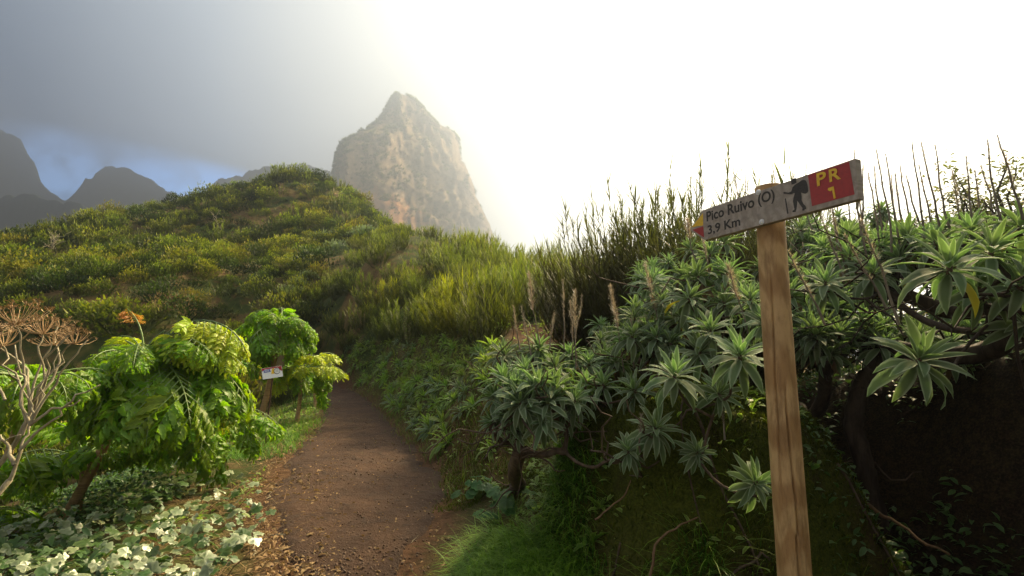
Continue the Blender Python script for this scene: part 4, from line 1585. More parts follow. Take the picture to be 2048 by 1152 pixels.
echium_shrub('grey green rosette bush with gnarled bare branches between the path and the mossy bank', tuple(root), [tuple(root + Vector((0, 0, -.12))), tuple(p1), tuple(p2)], front + low,
             [S_(1080, 690, 1057, 545, 4.3, True), S_(1040, 700, 1027, 612, 4.2), S_(1062, 710, 1042, 612, 4.2), S_(1100, 700, 1110, 626, 4.2), S_(1152, 740, 1150, 580, 4.2, True), S_(1158, 730, 1164, 590, 4.3), S_(1128, 700, 1126, 560, 4.3), S_(1145, 720, 1140, 600, 4.3),
              S_(1248, 745, 1221, 572, 4.0, True), S_(1318, 720, 1290, 525, 4.0, True), S_(1268, 735, 1262, 640, 4.0), S_(1280, 905, 1283, 830, 3.1)],
             detail=11, r_trunk=.055, seed=1, extra=60)


def fill(poly_x, top, bot, n, Y0, Y1, seed, size=.40):
    """canopy rosettes spread over a top surface, front to back"""
    r = np.random.default_rng(seed)
    out = []
    for k in range(n):
        x = r.uniform(*poly_x)
        u = r.random()
        Yd = Y0 + (Y1 - Y0) * u
        y = (bot + (top - bot) * u ** .8) + r.normal() * 14
        out.append([tuple(P(x, y, Yd)), r.uniform(.8, 1.1), None])
    return out


# thicket behind the post, on and behind the mossy bank
rb = (1.35, 4.7, hz(1.35, 4.7))
B_r = [R_(*a) for a in ((1480, 705, 145, (-.2, -.5, 1), 2.75), (1420, 655, 112, None, 3.3), (1382, 590, 105, None, 3.7), (1325, 600, 85, None, 4.0), (1302, 560, 88, None, 4.2), (1392, 545, 100, None, 4.0), (1455, 540, 96, None, 4.0), (1500, 595, 110, None, 3.5), (1350, 745, 135, (0, -.4, 1), 2.95),
                         (1440, 785, 100, (.1, -.8, .6), 3.0), (1290, 660, 80, None, 4.2), (1340, 680, 90, None, 3.8), (1400, 700, 100, (-.2, -.6, .8), 3.3), (1270, 612, 74, None, 4.6), (1450, 600, 96, None, 3.8), (1395, 905, 78, (0, -.9, .5), 3.05), (1512, 965, 108, (0, -.9, .4), 2.75),
                         (1360, 630, 92, None, 3.9), (1530, 640, 100, (-.2, -.5, .9), 3.2), (1310, 700, 84, None, 4.0), (1250, 680, 76, None, 4.6), (1450, 480, 90, None, 4.4), (1420, 505, 88, None, 4.3))]
B_r += fill((1260, 1540), 520, 690, 26, 3.7, 5.6, 61)
echium_shrub('broad grey green rosette thicket directly left of the signpost, above the mossy bank', rb, [rb, tuple(P(1420, 830, 4.0)), tuple(P(1430, 760, 4.0))], B_r,
             [S_(1500, 680, 1455, 530, 3.3, True), S_(1392, 520, 1374, 440, 4.2, True), S_(1475, 470, 1466, 330, 4.6), S_(1497, 470, 1490, 340, 4.6), S_(1420, 560, 1405, 470, 4.0), S_(1552, 440, 1545, 325, 4.6), S_(1450, 880, 1440, 790, 3.0)], detail=12, r_trunk=.05, seed=2, extra=24)

rc = G(1790, 1110)
C_r = [R_(*a) for a in ((1900, 522, 185, (-.1, -.3, 1), 2.15), (1985, 492, 160, None, 2.3), (2045, 560, 165, (0, -.5, .9), 2.2), (1842, 712, 172, (-.1, -.7, .8), 2.2), (2042, 445, 130, None, 2.8), (1812, 470, 118, None, 3.2), (1870, 478, 125, None, 2.9), (1940, 455, 125, None, 2.9),
                         (1745, 540, 120, (-.3, -.4, .9), 3.0), (1700, 505, 115, None, 3.2), (1650, 560, 120, (-.3, -.4, .9), 2.9), (1765, 490, 112, None, 3.3), (2060, 640, 140, (0, -.8, .6), 2.3), (1960, 570, 150, (-.1, -.6, .8), 2.4))]
C_r += fill((1640, 2120), 450, 560, 30, 2.8, 4.2, 62)
tC = [tuple(rc + Vector((0, 0, -.15))), tuple(P(1735, 960, rc.y - .05)), tuple(P(1705, 850, rc.y)), tuple(P(1725, 770, rc.y)), tuple(P(1760, 690, rc.y))]
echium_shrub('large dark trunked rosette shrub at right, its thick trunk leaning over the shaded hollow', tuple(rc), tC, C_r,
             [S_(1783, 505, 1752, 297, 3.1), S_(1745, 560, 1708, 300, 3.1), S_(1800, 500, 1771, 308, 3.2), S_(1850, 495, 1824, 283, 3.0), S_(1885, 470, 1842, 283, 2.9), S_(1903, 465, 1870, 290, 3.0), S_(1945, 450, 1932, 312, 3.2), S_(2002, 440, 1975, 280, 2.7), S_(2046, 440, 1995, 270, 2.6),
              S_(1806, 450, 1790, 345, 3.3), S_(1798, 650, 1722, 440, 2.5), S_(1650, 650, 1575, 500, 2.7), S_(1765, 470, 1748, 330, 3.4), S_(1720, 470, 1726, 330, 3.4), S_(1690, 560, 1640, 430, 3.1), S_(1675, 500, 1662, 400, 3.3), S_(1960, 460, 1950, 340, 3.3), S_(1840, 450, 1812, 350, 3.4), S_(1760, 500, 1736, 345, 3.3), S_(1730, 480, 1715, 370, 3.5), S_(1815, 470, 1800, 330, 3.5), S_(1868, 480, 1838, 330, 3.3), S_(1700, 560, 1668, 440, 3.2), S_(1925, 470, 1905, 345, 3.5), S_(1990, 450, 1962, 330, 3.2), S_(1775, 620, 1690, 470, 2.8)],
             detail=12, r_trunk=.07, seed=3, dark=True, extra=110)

rd = (2.7, 4.7, hz(2.7, 4.7))
D_r = fill((1560, 1920), 440, 700, 90, 3.9, 5.8, 63)
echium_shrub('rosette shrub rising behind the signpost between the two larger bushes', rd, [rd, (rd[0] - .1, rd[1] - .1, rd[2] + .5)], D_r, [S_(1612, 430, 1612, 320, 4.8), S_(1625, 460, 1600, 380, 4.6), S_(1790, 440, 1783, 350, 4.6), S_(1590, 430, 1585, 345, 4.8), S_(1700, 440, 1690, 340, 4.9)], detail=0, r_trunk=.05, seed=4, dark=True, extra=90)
re_ = (4.6, 5.2, hz(4.6, 5.2))
E_r = fill((1850, 2200), 430, 720, 110, 3.9, 6.0, 64)
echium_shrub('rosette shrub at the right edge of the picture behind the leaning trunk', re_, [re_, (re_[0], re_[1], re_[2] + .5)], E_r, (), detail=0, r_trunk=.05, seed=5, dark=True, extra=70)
rg = (4.3, 3.4, hz(4.3, 3.4))
G_r = []  # mostly unseen canopy, added to keep sky light out of the hollow
while len(G_r) < 150:
    q3 = (rng.uniform(1.5, 5.2), rng.uniform(-1.0, 4.8), rng.uniform(2.2, 3.1))
    qx_, qy_, qd_ = to_px(q3[0], q3[1], q3[2])
    if q3[0] > max(1.5, q3[1] * 1.0 + .15) and (qd_ < .3 or qx_ > 2230 or qy_ > 470):
        G_r.append([q3, rng.uniform(1.0, 1.3), None])
echium_shrub('added rosette shrub shading the dark hollow, mostly beyond the right picture edge', rg, [rg, (3.9, 2.6, rg[2] + .7)], G_r, (), detail=0, r_trunk=.06, seed=7, dark=True, extra=20)
rf = (1.9, 5.9, hz(1.9, 5.9))
F_r = fill((1300, 1600), 560, 640, 22, 5.2, 6.6, 65) + fill((1180, 1330), 640, 720, 14, 4.8, 6.4, 66)
echium_shrub('pale rosette shrub at the foot of the tall heath behind the bank', rf, [rf, (rf[0], rf[1], rf[2] + .3)], F_r, (), detail=0, r_trunk=.04, seed=6, extra=8)

# ------------------------------------------------------------ tall tree heath against the bright fog, and the tree at the right edge
HTALL = [broom_geo(400 + k, H=2.3, spread=.42, nst=90, ntw=60, tw=.20, wid=.0105, base_r=.35).mesh('heath_twigs', M_broomd) for k in range(3)]
for j, (a, Yd, sc, lab) in enumerate(((1200, 9.2, .62, 'leftmost and lowest of the tall dark heaths, beside the dirt trail'), (1262, 8.6, .88, 'tall feathery dark heath in front of the bright fog, second from the left'),
                                      (1330, 8.0, .95, 'tall feathery dark heath in the middle of its row behind the rosette thicket'), (1395, 7.6, .98, 'tall dark heath rising just left of the pointed end of the board'), (1450, 7.4, 1.08, 'tallest dark heath, behind the lettered half of the signboard'),
                                      (1530, 7.8, 1.0, 'dark heath directly behind the top of the signpost'))):
    q = P(a, 600, Yd)
    o = obj('tree_heath', HTALL[j % 3], loc=(q.x, q.y, hz(q.x, q.y) - .1), label=lab, category='shrub', group='tall heaths against the fog')
    topz = P(a, (480, 405, 385, 380, 360, 385)[j], Yd).z
    s_ = (topz - o.location.z) / 2.25
    o.scale = (s_ * 1.25, s_ * 1.25, s_)
    o.rotation_euler.z = j * 1.3

for j in range(9):
    a, Yd = 1195 + j * 44, 8.9 - .12 * j + .5 * (j % 2)
    q = P(a, 600, Yd)
    o = obj('tree_heath', HTALL[(j + 1) % 3], loc=(q.x, q.y, hz(q.x, q.y) - .1), label='dark tree heath filling the row between the tallest heaths behind the rosette thicket', category='shrub', group='lower heaths between the tall ones')
    s_ = (P(a, 500 - j * 9 + 14 * (j % 3), Yd).z - o.location.z) / 2.25
    o.scale = (s_ * 1.5, s_ * 1.5, s_)
    o.rotation_euler.z = j * .9 + .4


def leafy_tree(loc, Hh, crown, n, label, seed, mat, leaf_s=.07):
    r = np.random.default_rng(seed)
    t0 = thing('leafy_tree', tuple(loc), label, 'tree')
    tr = curve_pts((0, 0, -.1), (crown[0], crown[1], Hh * .75), 8, 0, .05)
    obj('trunk', Geo().add(*tube(tr, np.linspace(.09, .04, 8), 8)).mesh('trunk', M_barkd), t0)
    lf = tpl(*leaf_geo(1, .34, .1, .5, .2, 3, peak=.5))
    g = Geo()
    C = np.array([crown[0], crown[1], Hh])
    for k in range(16):
        d = r.normal(size=3)
        d /= np.linalg.norm(d)
        e = C + d * np.array([crown[2], crown[2], crown[3]]) * r.uniform(.6, 1.0)
        b = tr[int(r.integers(4, 8))]
        c = curve_pts(b, e, 7, -.03, .07)
        obj('branch', Geo().add(*tube(c, np.linspace(.03, .006, 7), 5)).mesh('branch', M_barkd), t0)
        ms = []
        for q in range(n):
            u = r.uniform(.35, 1.05)
            i = min(5, int(u * 6))
            p = c[i] + (c[min(6, i + 1)] - c[i]) * (u * 6 - i) + r.normal(size=3) * .10
            ms.append(m4(rotm(r.random() * 6.28, r.uniform(-.7, .5), r.normal() * .5), p, leaf_s * r.uniform(.6, 1.3)))
        g.inst(lf, ms, r.random(len(ms)))
    obj('crown', g.mesh('crown', mat), t0)
    return t0


M_tree = leaf_mat('olive_tree_leaf', (.060, .075, .014), trans=.45, rough=.4, vary=.3, hue=.04, tcol=(2.2, 1.9, .4))
q = P(2060, 900, 7.0)
leafy_tree((q.x, q.y, hz(q.x, q.y)), P(2050, 390, 7).z - hz(q.x, q.y), (.0, 0, .75, .62), 230, 'olive leaved tree cut by the right edge of the picture, behind the dry spikes', 71, M_tree, .085)
q = P(1940, 900, 9.0)
leafy_tree((q.x, q.y, hz(q.x, q.y)), P(1935, 455, 9).z - hz(q.x, q.y), (.0, 0, .75, .45), 190, 'smaller backlit yellowish tree showing between the dry spikes at right', 72, M_tree, .09)
for j, (a, b, Yd, w) in enumerate(((1640, 700, 7.2, 1.3), (1790, 640, 7.5, 1.4), (1930, 640, 8.0, 1.5), (2060, 610, 8.0, 1.5))):
    q = P(a, b, Yd)
    z0 = hz(q.x, q.y)
    leafy_tree((q.x, q.y, z0), max(.5, q.z - z0), (.0, 0, .6 * w, .5), 200, ('yellow green bush seen through the branches just right of the post', 'yellow green bush lit from behind under the canopy, centre of the gap', 'yellow green bush glowing behind the trunk fork at right', 'yellow green bush behind the branches at the far right')[j], 80 + j, M_tree, .07)


# ------------------------------------------------------------ giant black-parsley plants
def pinna_geo(seed, pairs=8):
    r = np.random.default_rng(seed)
    g = Geo()
    s = np.linspace(0, 1, 7)
    el = -.25 * s - .5 * s ** 2
    pts_ = np.stack([0 * s, np.cumsum(np.cos(el)) / 7 - 1 / 7, np.cumsum(np.sin(el)) / 7], 1)
    g.add(*tube(pts_, np.linspace(.011, .004, 7), 4, False), m=1)
    for k in range(pairs + 1):
        u = .22 + .72 * k / pairs
        i = min(5, int(u * 6))
        p = pts_[i] + (pts_[i + 1] - pts_[i]) * (u * 6 - i)
        l = (.30 - .18 * abs(u - .40)) * r.uniform(.85, 1.15)
        sides = (-1, 1) if k < pairs else (0,)
        for sd_ in sides:
            a = PI / 2 - sd_ * r.uniform(.75, 1.05)
            V, Fq, T = leaf_geo(1, .31, .05, r.uniform(.7, 1.4), r.uniform(.1, .4), 9, jag=.20, peak=.44, wave=.05, twist=r.normal() * .5)
            g.inst(tpl(V, Fq, T), [m4(rotm(a, -.25 + r.normal() * .25, r.normal() * .35), p, l)], [r.random()])
    return g


def pin_set(mat, seed):
    return [pinna_geo(seed + k).mesh('pinna', [mat, M_stalk]) for k in range(4)]


PIN = pin_set(M_pars, 500)
PINY = pin_set(M_parsy, 510)
PINO = pin_set(M_orange, 520)


def frond(parent, base, az, el0, L, droop, seed, pins=PIN, npin=9, pw=.42, r0=.011, sheath=1.0, smat=None, start=.30):
    r = np.random.default_rng(seed)
    n = 14
    s = np.linspace(0, 1, n)
    el = el0 - droop * s ** 1.15
    a = az + .25 * r.normal() * s
    d = np.stack([np.cos(el) * np.cos(a), np.cos(el) * np.sin(a), np.sin(el)], 1)
    pts_ = np.array(base) + np.concatenate([[[0, 0, 0]], np.cumsum((d[1:] + d[:-1]) / 2, 0) * L / (n - 1)])
    rad = r0 * (1 - .78 * s) + sheath * .017 * np.exp(-(s / .10) ** 2)
    fo = obj('frond', Geo().add(*tube(pts_, rad, 7)).mesh('frond_stalk', smat or M_stalk), parent)
    up = np.array([0, 0, 1.0])
    for k in range(npin):
        u = start + (1 - start) * (k / (npin - 1)) * .97
        i = min(n - 2, int(u * (n - 1)))
        p = pts_[i] + (pts_[i + 1] - pts_[i]) * (u * (n - 1) - i)
        t_ = d[i]
        side = np.cross(t_, up)
        side /= np.linalg.norm(side) + 1e-6
        v = (u - start) / (1 - start)
        l = pw * L * (.62 + .5 * math.sin(PI * min(1, v * .85 + .15)) - .45 * v ** 3)
        for sd_ in ((-1, 1) if k < npin - 1 else (0,)):
            y = t_ * .62 + side * sd_ * .85 + np.array([0, 0, -.28 - .2 * r.random()])
            y /= np.linalg.norm(y)
            x = np.cross(y, up + t_ * .3)
            x /= np.linalg.norm(x)
            z = np.cross(x, y)
            ro = r.normal() * .3
            x, z = x * math.cos(ro) + z * math.sin(ro), z * math.cos(ro) - x * math.sin(ro)
            obj('pinna', pins[int(r.integers(4))], fo, mat4=Matrix(m4(np.stack([x, y, z], 1), p, l * r.uniform(.85, 1.15))))
    return fo


M_ptrunk = bark_mat('ringed_parsley_stem', (.48, .32, .15), (.28, .17, .075), 14, .6, stretch=(.5, .5, 3.0))


def ring_trunk(parent, p0, p1, r0, r1, sag=.05):
    c = curve_pts(p0, p1, 90, sag, 0, (.1, 0, .2))
    L = np.linalg.norm(np.subtract(p1, p0))
    k = np.arange(90)
    rad = np.linspace(r0, r1, 90) * (1 + .07 * np.sin(k / 90 * L / .035 * 2 * PI) + .02 * rng.normal(size=90))
    obj('trunk', Geo().add(*tube(c, rad, 12)).mesh('trunk', M_ptrunk), parent)


def parsley(label, root, crown, fronds, r0, seed, group=None, extra=()):
    """fronds: (azimuth deg, elevation deg, length, droop rad, pinna set)"""
    t0 = thing('parsley_tree', tuple(root), label, 'plant', group)
    c = np.array(crown) - np.array(root)
    ring_trunk(t0, (0, 0, -.1), c, r0, r0 * .8)
    for k, f in enumerate(fronds):
        frond(t0, c + np.array([math.cos(math.radians(f[0])), math.sin(math.radians(f[0])), 0]) * r0 * .7 + (0, 0, .02 * (k % 4)), math.radians(f[0]), math.radians(f[1]), f[2], f[3], seed * 100 + k, *(f[4:] or (PIN,)))
    return t0


def ringf(n, el, L, droop, r, a0=0, a1=360, pins=PIN, npin=9):
    return [(a0 + (a1 - a0) * (k + r.random() * .7) / n, el + r.normal() * 16, L * r.uniform(.66, 1.18), droop * r.uniform(.72, 1.22), pins, npin) for k in range(n)]


r_ = np.random.default_rng(77)
root1 = hit(112, 1050)
cr1 = P(285, 722, root1.y - .25)
fr = ringf(6, 18, 1.12, 1.9, r_, 30, 170) + ringf(3, 30, .55, 2.0, r_, 175, 250) + ringf(6, 0, 1.0, 1.6, r_, 190, 380) + [(-15, 14, 1.45, 1.35, PIN, 12), (-32, 8, 1.5, 1.25, PIN, 12), (-50, 2, 1.4, 1.25, PIN, 12), (-70, 0, 1.25, 1.35, PIN, 11),
                                                                               (5, 12, 1.35, 1.5, PIN, 11), (-40, 22, 1.2, 2.0, PIN, 10), (-85, 24, .85, 2.2, PIN, 10), (-60, 30, 1.1, 2.2, PIN, 10)]
par1 = parsley('big parsley tree at left with ringed stem, drooping fronds and a bright yellow green top', tuple(root1), tuple(cr1), fr, .052, 1)
c1 = np.array(cr1) - np.array(root1)
frond(par1, c1 + np.array([.05, 0, .04]), math.radians(-6), math.radians(62), 1.42, 2.25, 9001, PINY, 14, .30, .018, 1.2, M_stalkd, .36)
frond(par1, c1 + np.array([.02, -.02, .05]), math.radians(8), math.radians(54), 1.30, 2.0, 9004, PINY, 13, .30, .014, 1.2, M_stalkd, .36)
frond(par1, c1 + np.array([.02, -.05, .05]), math.radians(-22), math.radians(52), 1.15, 2.2, 9005, PINY, 12, .30, .014, 1.2, M_stalkd, .36)
frond(par1, c1 + np.array([.0, 0, .06]), math.radians(165), math.radians(88), .58, .9, 9002, PINO, 8, .26, .014, 1.0, M_stalk, .66)
frond(par1, c1 + np.array([.03, -.05, .0]), math.radians(-35), math.radians(45), .9, 2.4, 9003, PIN, 9, .36, .014, 1.6, M_stalkd, .35)
# swollen arching leaf sheaths at the growing tip
for k, (a_, e_, L_, dr_, rr_, mt) in enumerate(((-20, 40, .42, 1.3, .020, M_stalk), (100, 60, .35, .9, .018, M_stalkd), (-60, 70, .30, 1.9, .024, M_stalkd), (170, 65, .34, .8, .018, M_stalk), (15, 78, .38, .6, .02, M_stalkd))):
    s = np.linspace(0, 1, 16)
    el = math.radians(e_) - dr_ * s
    d = np.stack([np.cos(el) * math.cos(math.radians(a_)), np.cos(el) * math.sin(math.radians(a_)), np.sin(el)], 1)
    pp = c1 + np.cumsum(d, 0) * L_ / 16
    obj('leaf_sheath', Geo().add(*tube(pp, rr_ * (.55 + .9 * np.sin(PI * s ** .7)) * (1 - .5 * s), 9)).mesh('leaf_sheath', mt), par1)

rl1 = hit(395, 985)
parsley('leafy parsley plant hanging low over the path side in front of the big one', tuple(rl1), tuple(P(415, 818, rl1.y)), ringf(9, 14, .95, 1.7, r_) + ringf(5, -10, .8, 1.3, r_, 200, 380), .028, 10)
for k, (az_, el_, L_, dr_) in enumerate(((-10, 30, 1.35, 1.3), (-28, 40, 1.25, 1.5), (-60, 35, 1.1, 1.5), (150, 50, .8, 1.3), (60, 45, .9, 1.3), (-45, -5, 1.5, 1.0), (-5, -4, 1.4, 1.0))):
    frond(par1, c1 + np.array([.02, 0, .03]), math.radians(az_), math.radians(el_), L_, dr_, 9100 + k, PIN if k % 3 else PINY, 11, .26, .009, .6, M_stalk, .38)
root0 = hit(-60, 1010)
cr0 = P(60, 770, 4.3)
parsley('parsley plant with dark green fronds cut by the left edge of the picture', tuple(root0), tuple(cr0), ringf(9, 42, .85, 2.0, r_), .045, 2)
rootb = hit(170, 960)
if rootb is None or rootb.y > 8:
    rootb = Vector((-5.0, 6.0, hz(-5, 6)))
parsley('low shaded parsley plant behind the ringed stem of the big one', tuple(rootb), tuple(rootb + Vector((.05, 0, .55))), ringf(12, 35, 1.0, 1.6, r_), .04, 3)
rootc = Vector((-5.5, 5.3, hz(-5.5, 5.3)))
parsley('low dark parsley plant at the left picture edge under the dead branches', tuple(rootc), tuple(rootc + Vector((0, 0, .30))), ringf(11, 30, .85, 1.5, r_), .035, 8)
root2 = hit(508, 868)
cr2 = P(562, 655, root2.y + .1)
parsley('second parsley tree, its round sunlit crown standing left of the path bend', tuple(root2), tuple(cr2), ringf(11, 40, 1.0, 2.2, r_) + ringf(10, 0, 1.05, 1.4, r_) + ringf(4, 72, .8, 2.3, r_), .06, 4)
root3 = hit(590, 850)
cr3 = P(605, 745, root3.y + .4)
parsley('yellowing lower parsley plant just right of the small information sign', tuple(root3), tuple(cr3), ringf(8, 40, .95, 1.9, r_, -120, 120, PINY, 9) + ringf(9, 15, .9, 1.4, r_), .045, 5)
root4 = hit(440, 900)
cr4 = P(480, 718, root4.y + 1.2)
parsley('parsley plant between the big one and the information sign', tuple(root4), tuple(cr4), ringf(12, 38, .92, 1.9, r_), .05, 6)
root5 = hit(630, 815)
cr5 = root5 + Vector((-.25, .4, .75))
parsley('small bushy parsley plant whose fronds hang over the path edge at its bend', tuple(root5), tuple(cr5), ringf(13, 35, .85, 1.7, r_, pins=PIN), .04, 7)

# ------------------------------------------------------------ dead umbels and bare branches at the left edge
UMB = []
for k in range(3):
    r = np.random.default_rng(600 + k)
    g = Geo()
    for q in range(26):
        a, ra = r.random() * 6.28, math.sqrt(r.random()) * .16
        e = np.array([math.cos(a) * ra, math.sin(a) * ra, .06 - ra * ra * 1.2 + .01 * r.normal()])
        g.add(*tube(curve_pts((0, 0, -.03), e, 4, .12, 0), [.0022, .002, .0016, .0013], 4, False))
        for w in range(9):
            b = r.random() * 6.28
            f = e + np.array([math.cos(b) * .022, math.sin(b) * .022, .012 + .006 * r.random()])
            V, Fq, T = blades([e], np.array([b]), np.array([.028]), np.array([.0035]), np.array([.9]), np.array([-.5]), 2)
            g.add(V, Fq, T)
            g.add(*leaf_geo(.011, .009, .2, .1, .2, 2, origin=f))
    UMB.append(g.mesh('umbel', M_umb))
base = Vector((-4.55, 4.2, hz(-4.55, 4.2)))
um = thing('dead_umbel_plant', tuple(base), 'dried plant with flat orange brown umbel heads at the far left edge', 'plant')
bl = np.array(base)
fork = np.array(P(60, 830, 3.9)) - bl
obj('stem', Geo().add(*tube(curve_pts((0, 0, -.1), fork, 7, 0, .04), np.linspace(.022, .016, 7), 7)).mesh('stem', M_dead), um)
for k, (ux, uy, sc) in enumerate(((30, 622, 1.15), (88, 642, 1.0), (0, 668, 1.1), (118, 634, .5), (142, 647, .45), (150, 664, .8), (105, 668, .7), (-40, 645, 1.1))):
    Yu = 3.75 + .12 * (k % 4)
    tip = np.array(P(ux, uy + 16, Yu)) - bl
    obj('stem', Geo().add(*tube(curve_pts(fork + (0, 0, -.05 * (k % 3)), tip, 8, -.05, .06, (rng.normal() * .4, 0, .4)), np.linspace(.010, .005, 8), 6)).mesh('stem', M_dead), um)
    o = obj('umbel', UMB[k % 3], um, mat4=Matrix(m4(frame_to((rng.normal() * .25, rng.normal() * .25, 1), rng.random() * 6), tip, sc * 1.3)))
base = Vector((-3.9, 3.55, hz(-3.9, 3.55)))
db = thing('bare_bush', tuple(base), 'leafless pale branches rising to the right in front of the dried umbels', 'bush')
bl = np.array(base)
segs = [((20, 960), (60, 850), .018), ((60, 850), (200, 770), .014), ((60, 850), (30, 690), .014), ((60, 850), (175, 680), .012), ((40, 900), (160, 800), .014), ((30, 930), (0, 870), .02), ((45, 870), (95, 740), .011), ((60, 850), (120, 700), .009), ((10, 800), (-30, 700), .012), ((70, 830), (15, 740), .009), ((-60, 900), (45, 870), .012)]
for (a_, b_, w_) in segs:
    c = curve_pts(np.array(P(a_[0], a_[1], 3.5)) - bl, np.array(P(b_[0], b_[1], 3.55)) - bl, 10, -.05, .05)
    obj('branch', Geo().add(*tube(c, np.linspace(w_ * .75, w_ * .3, 10), 7, True, .04)).mesh('branch', M_dead), db)
obj('branch', Geo().add(*tube(curve_pts((0, 0, -.1), np.array(P(20, 960, 3.5)) - bl, 5, 0, .05), np.linspace(.022, .018, 5), 7)).mesh('branch', M_dead), db)

# ------------------------------------------------------------ pale creeping leaves bottom left
def lobed(seed, lobes=5, deep=.22, cup=.12):
    r = np.random.default_rng(seed)
    n = 20
    V = [(0, .0, 0)]
    for k in range(n):
        a = -PI / 2 + 2 * PI * k / n
        lob = 1 - deep + deep * abs(math.cos((a - PI / 2) * lobes / 2.0))
        rr = .5 * lob * (1 + .05 * r.normal())
        if k == 0:
            rr *= .35
        x, y = math.cos(a) * rr, math.sin(a) * rr + .12
        V.append((x, y, -cup * (x * x + y * y) * 2 + .03 * r.normal()))
    T = [(0, .5, 0)] + [(1, .5, 1)] * n
    mid = [((V[0][0] + v[0]) / 2, (V[0][1] + v[1]) / 2, (V[0][2] + v[2]) / 2 + .02) for v in V[1:]]
    V += mid
    T += [(.4, .5, .5)] * n
    tri = [(0, n + 1 + k, n + 1 + (k + 1) % n) for k in range(n)]
    quad = [(n + 1 + k, 1 + k, 1 + (k + 1) % n, n + 1 + (k + 1) % n) for k in range(n)]
    return np.array(V, float), [np.array(tri), np.array(quad)], np.array(T, float)


LOB = [lobed(700 + k, 5, .26) for k in range(4)]
IVY_ME = [Geo().add(*l).mesh('leaf', M_ivy) for l in LOB]
IVYD_ME = [Geo().add(*l).mesh('leaf', M_ivyd) for l in LOB[:2]]
pts_ = []
r = np.random.default_rng(12)
while len(pts_) < 1250:
    x, y = r.uniform(-260, 540), r.uniform(925, 1400)
    lim = 1010 - (x - 0) * .02 if x < 160 else (1010 - (x - 160) * .27 if x < 430 else 938 + (x - 430) * .9)
    rt = 540 if y < 1080 else 540 - (y - 1080) * 1.1
    if y < lim + r.normal() * 12 or x > rt + r.normal() * 10:
        continue
    q = G(x, y, .05)
    if q.y < 1.5:
        continue
    pts_.append((x, y, q.x, q.y))
pts_ = np.array(pts_)
zz = height(pts_[:, 2], pts_[:, 3])
ivy = thing('creeping_plant', (-2.4, 3.6, hz(-2.4, 3.6)), 'mat of pale grey green lobed leaves covering the ground at bottom left', 'ground creeper')
ib = np.array(ivy.location)
order = np.argsort(np.hypot(pts_[:, 2], pts_[:, 3] - 2.2) + (pts_[:, 1] > 1160) * 5)
g = Geo()
gd = Geo()
ivt = [tpl(*l) for l in LOB]
for j, i in enumerate(order):
    x, y = pts_[i, 2], pts_[i, 3]
    h = .05 + .20 * r.random() * (1 if x < -1.6 else .7)
    up = np.array([r.normal() * .5 + .12, r.normal() * .5 - .25, 1])
    R = frame_to(up, r.random() * 6.28)
    sc = r.uniform(.055, .125)
    M = m4(R, np.array([x, y, zz[i] + h]) - ib, sc)
    dark = r.random() < .45
    if j < 290:
        obj('leaf', (IVYD_ME if dark else IVY_ME)[int(r.integers(2 if dark else 4))], ivy, mat4=Matrix(M))
    else:
        (gd if dark else g).inst(ivt[int(r.integers(4))], [M], [r.random()])
o = obj('leaves', g.mesh('leaves', M_ivy), ivy, kind='stuff')
o = obj('leaves', gd.mesh('leaves', M_ivyd), ivy, kind='stuff')
g = Geo()
for k in range(150):
    i = int(r.integers(len(pts_)))
    p = np.array([pts_[i, 2], pts_[i, 3], zz[i] + .02])
    a = r.random() * 6.28
    e = p + np.array([math.cos(a) * r.uniform(.15, .5), math.sin(a) * r.uniform(.15, .5), r.uniform(0, .18)])
    g.add(*tube(curve_pts(p, e, 6, -.1, .08) - ib, np.linspace(.004, .002, 6), 4, False))
obj('runners', g.mesh('runners', M_twig), ivy, kind='stuff')


# ------------------------------------------------------------ grasses and weeds
def grass_patch(name, label, polys, n, L, W, mat, seed, bend=(.4, 1.4), lean=(0, .5), clump=0.0, ns=3, azdir=None, ymax=40, sink=.02):
    r = np.random.default_rng(seed)
    P_ = []
    tot = sum(p[4] for p in polys)
    for (x0, x1, y0, y1, w) in polys:
        k = int(n * w / tot)
        P_.append(np.stack([r.uniform(x0, x1, k), r.uniform(y0, y1, k)], 1))
    q = np.concatenate(P_)
    if clump:
        c = q[:: max(1, int(1 / .04))]
        c = c[r.integers(len(c), size=len(q))]
        q = np.where(r.random(len(q))[:, None] < clump, c + r.normal(size=q.shape) * .05, q)
    pd_, sd_ = path_dist(q[:, 0], q[:, 1])
    k = (pd_ > r.normal(size=len(q)) * .09 - .04)
    q = q[k]
    z = height(q[:, 0], q[:, 1])
    m_ = len(q)
    az = r.random(m_) * 6.28 if azdir is None else azdir + r.normal(size=m_) * 1.0
    V, Fq, T = blades(np.stack([q[:, 0], q[:, 1], z - sink], 1), az, r.uniform(*L, m_), r.uniform(*W, m_), r.uniform(*lean, m_), r.uniform(*bend, m_), ns)
    return obj(name, Geo().add(V, Fq, T).mesh(name, mat), kind='stuff', label=label)


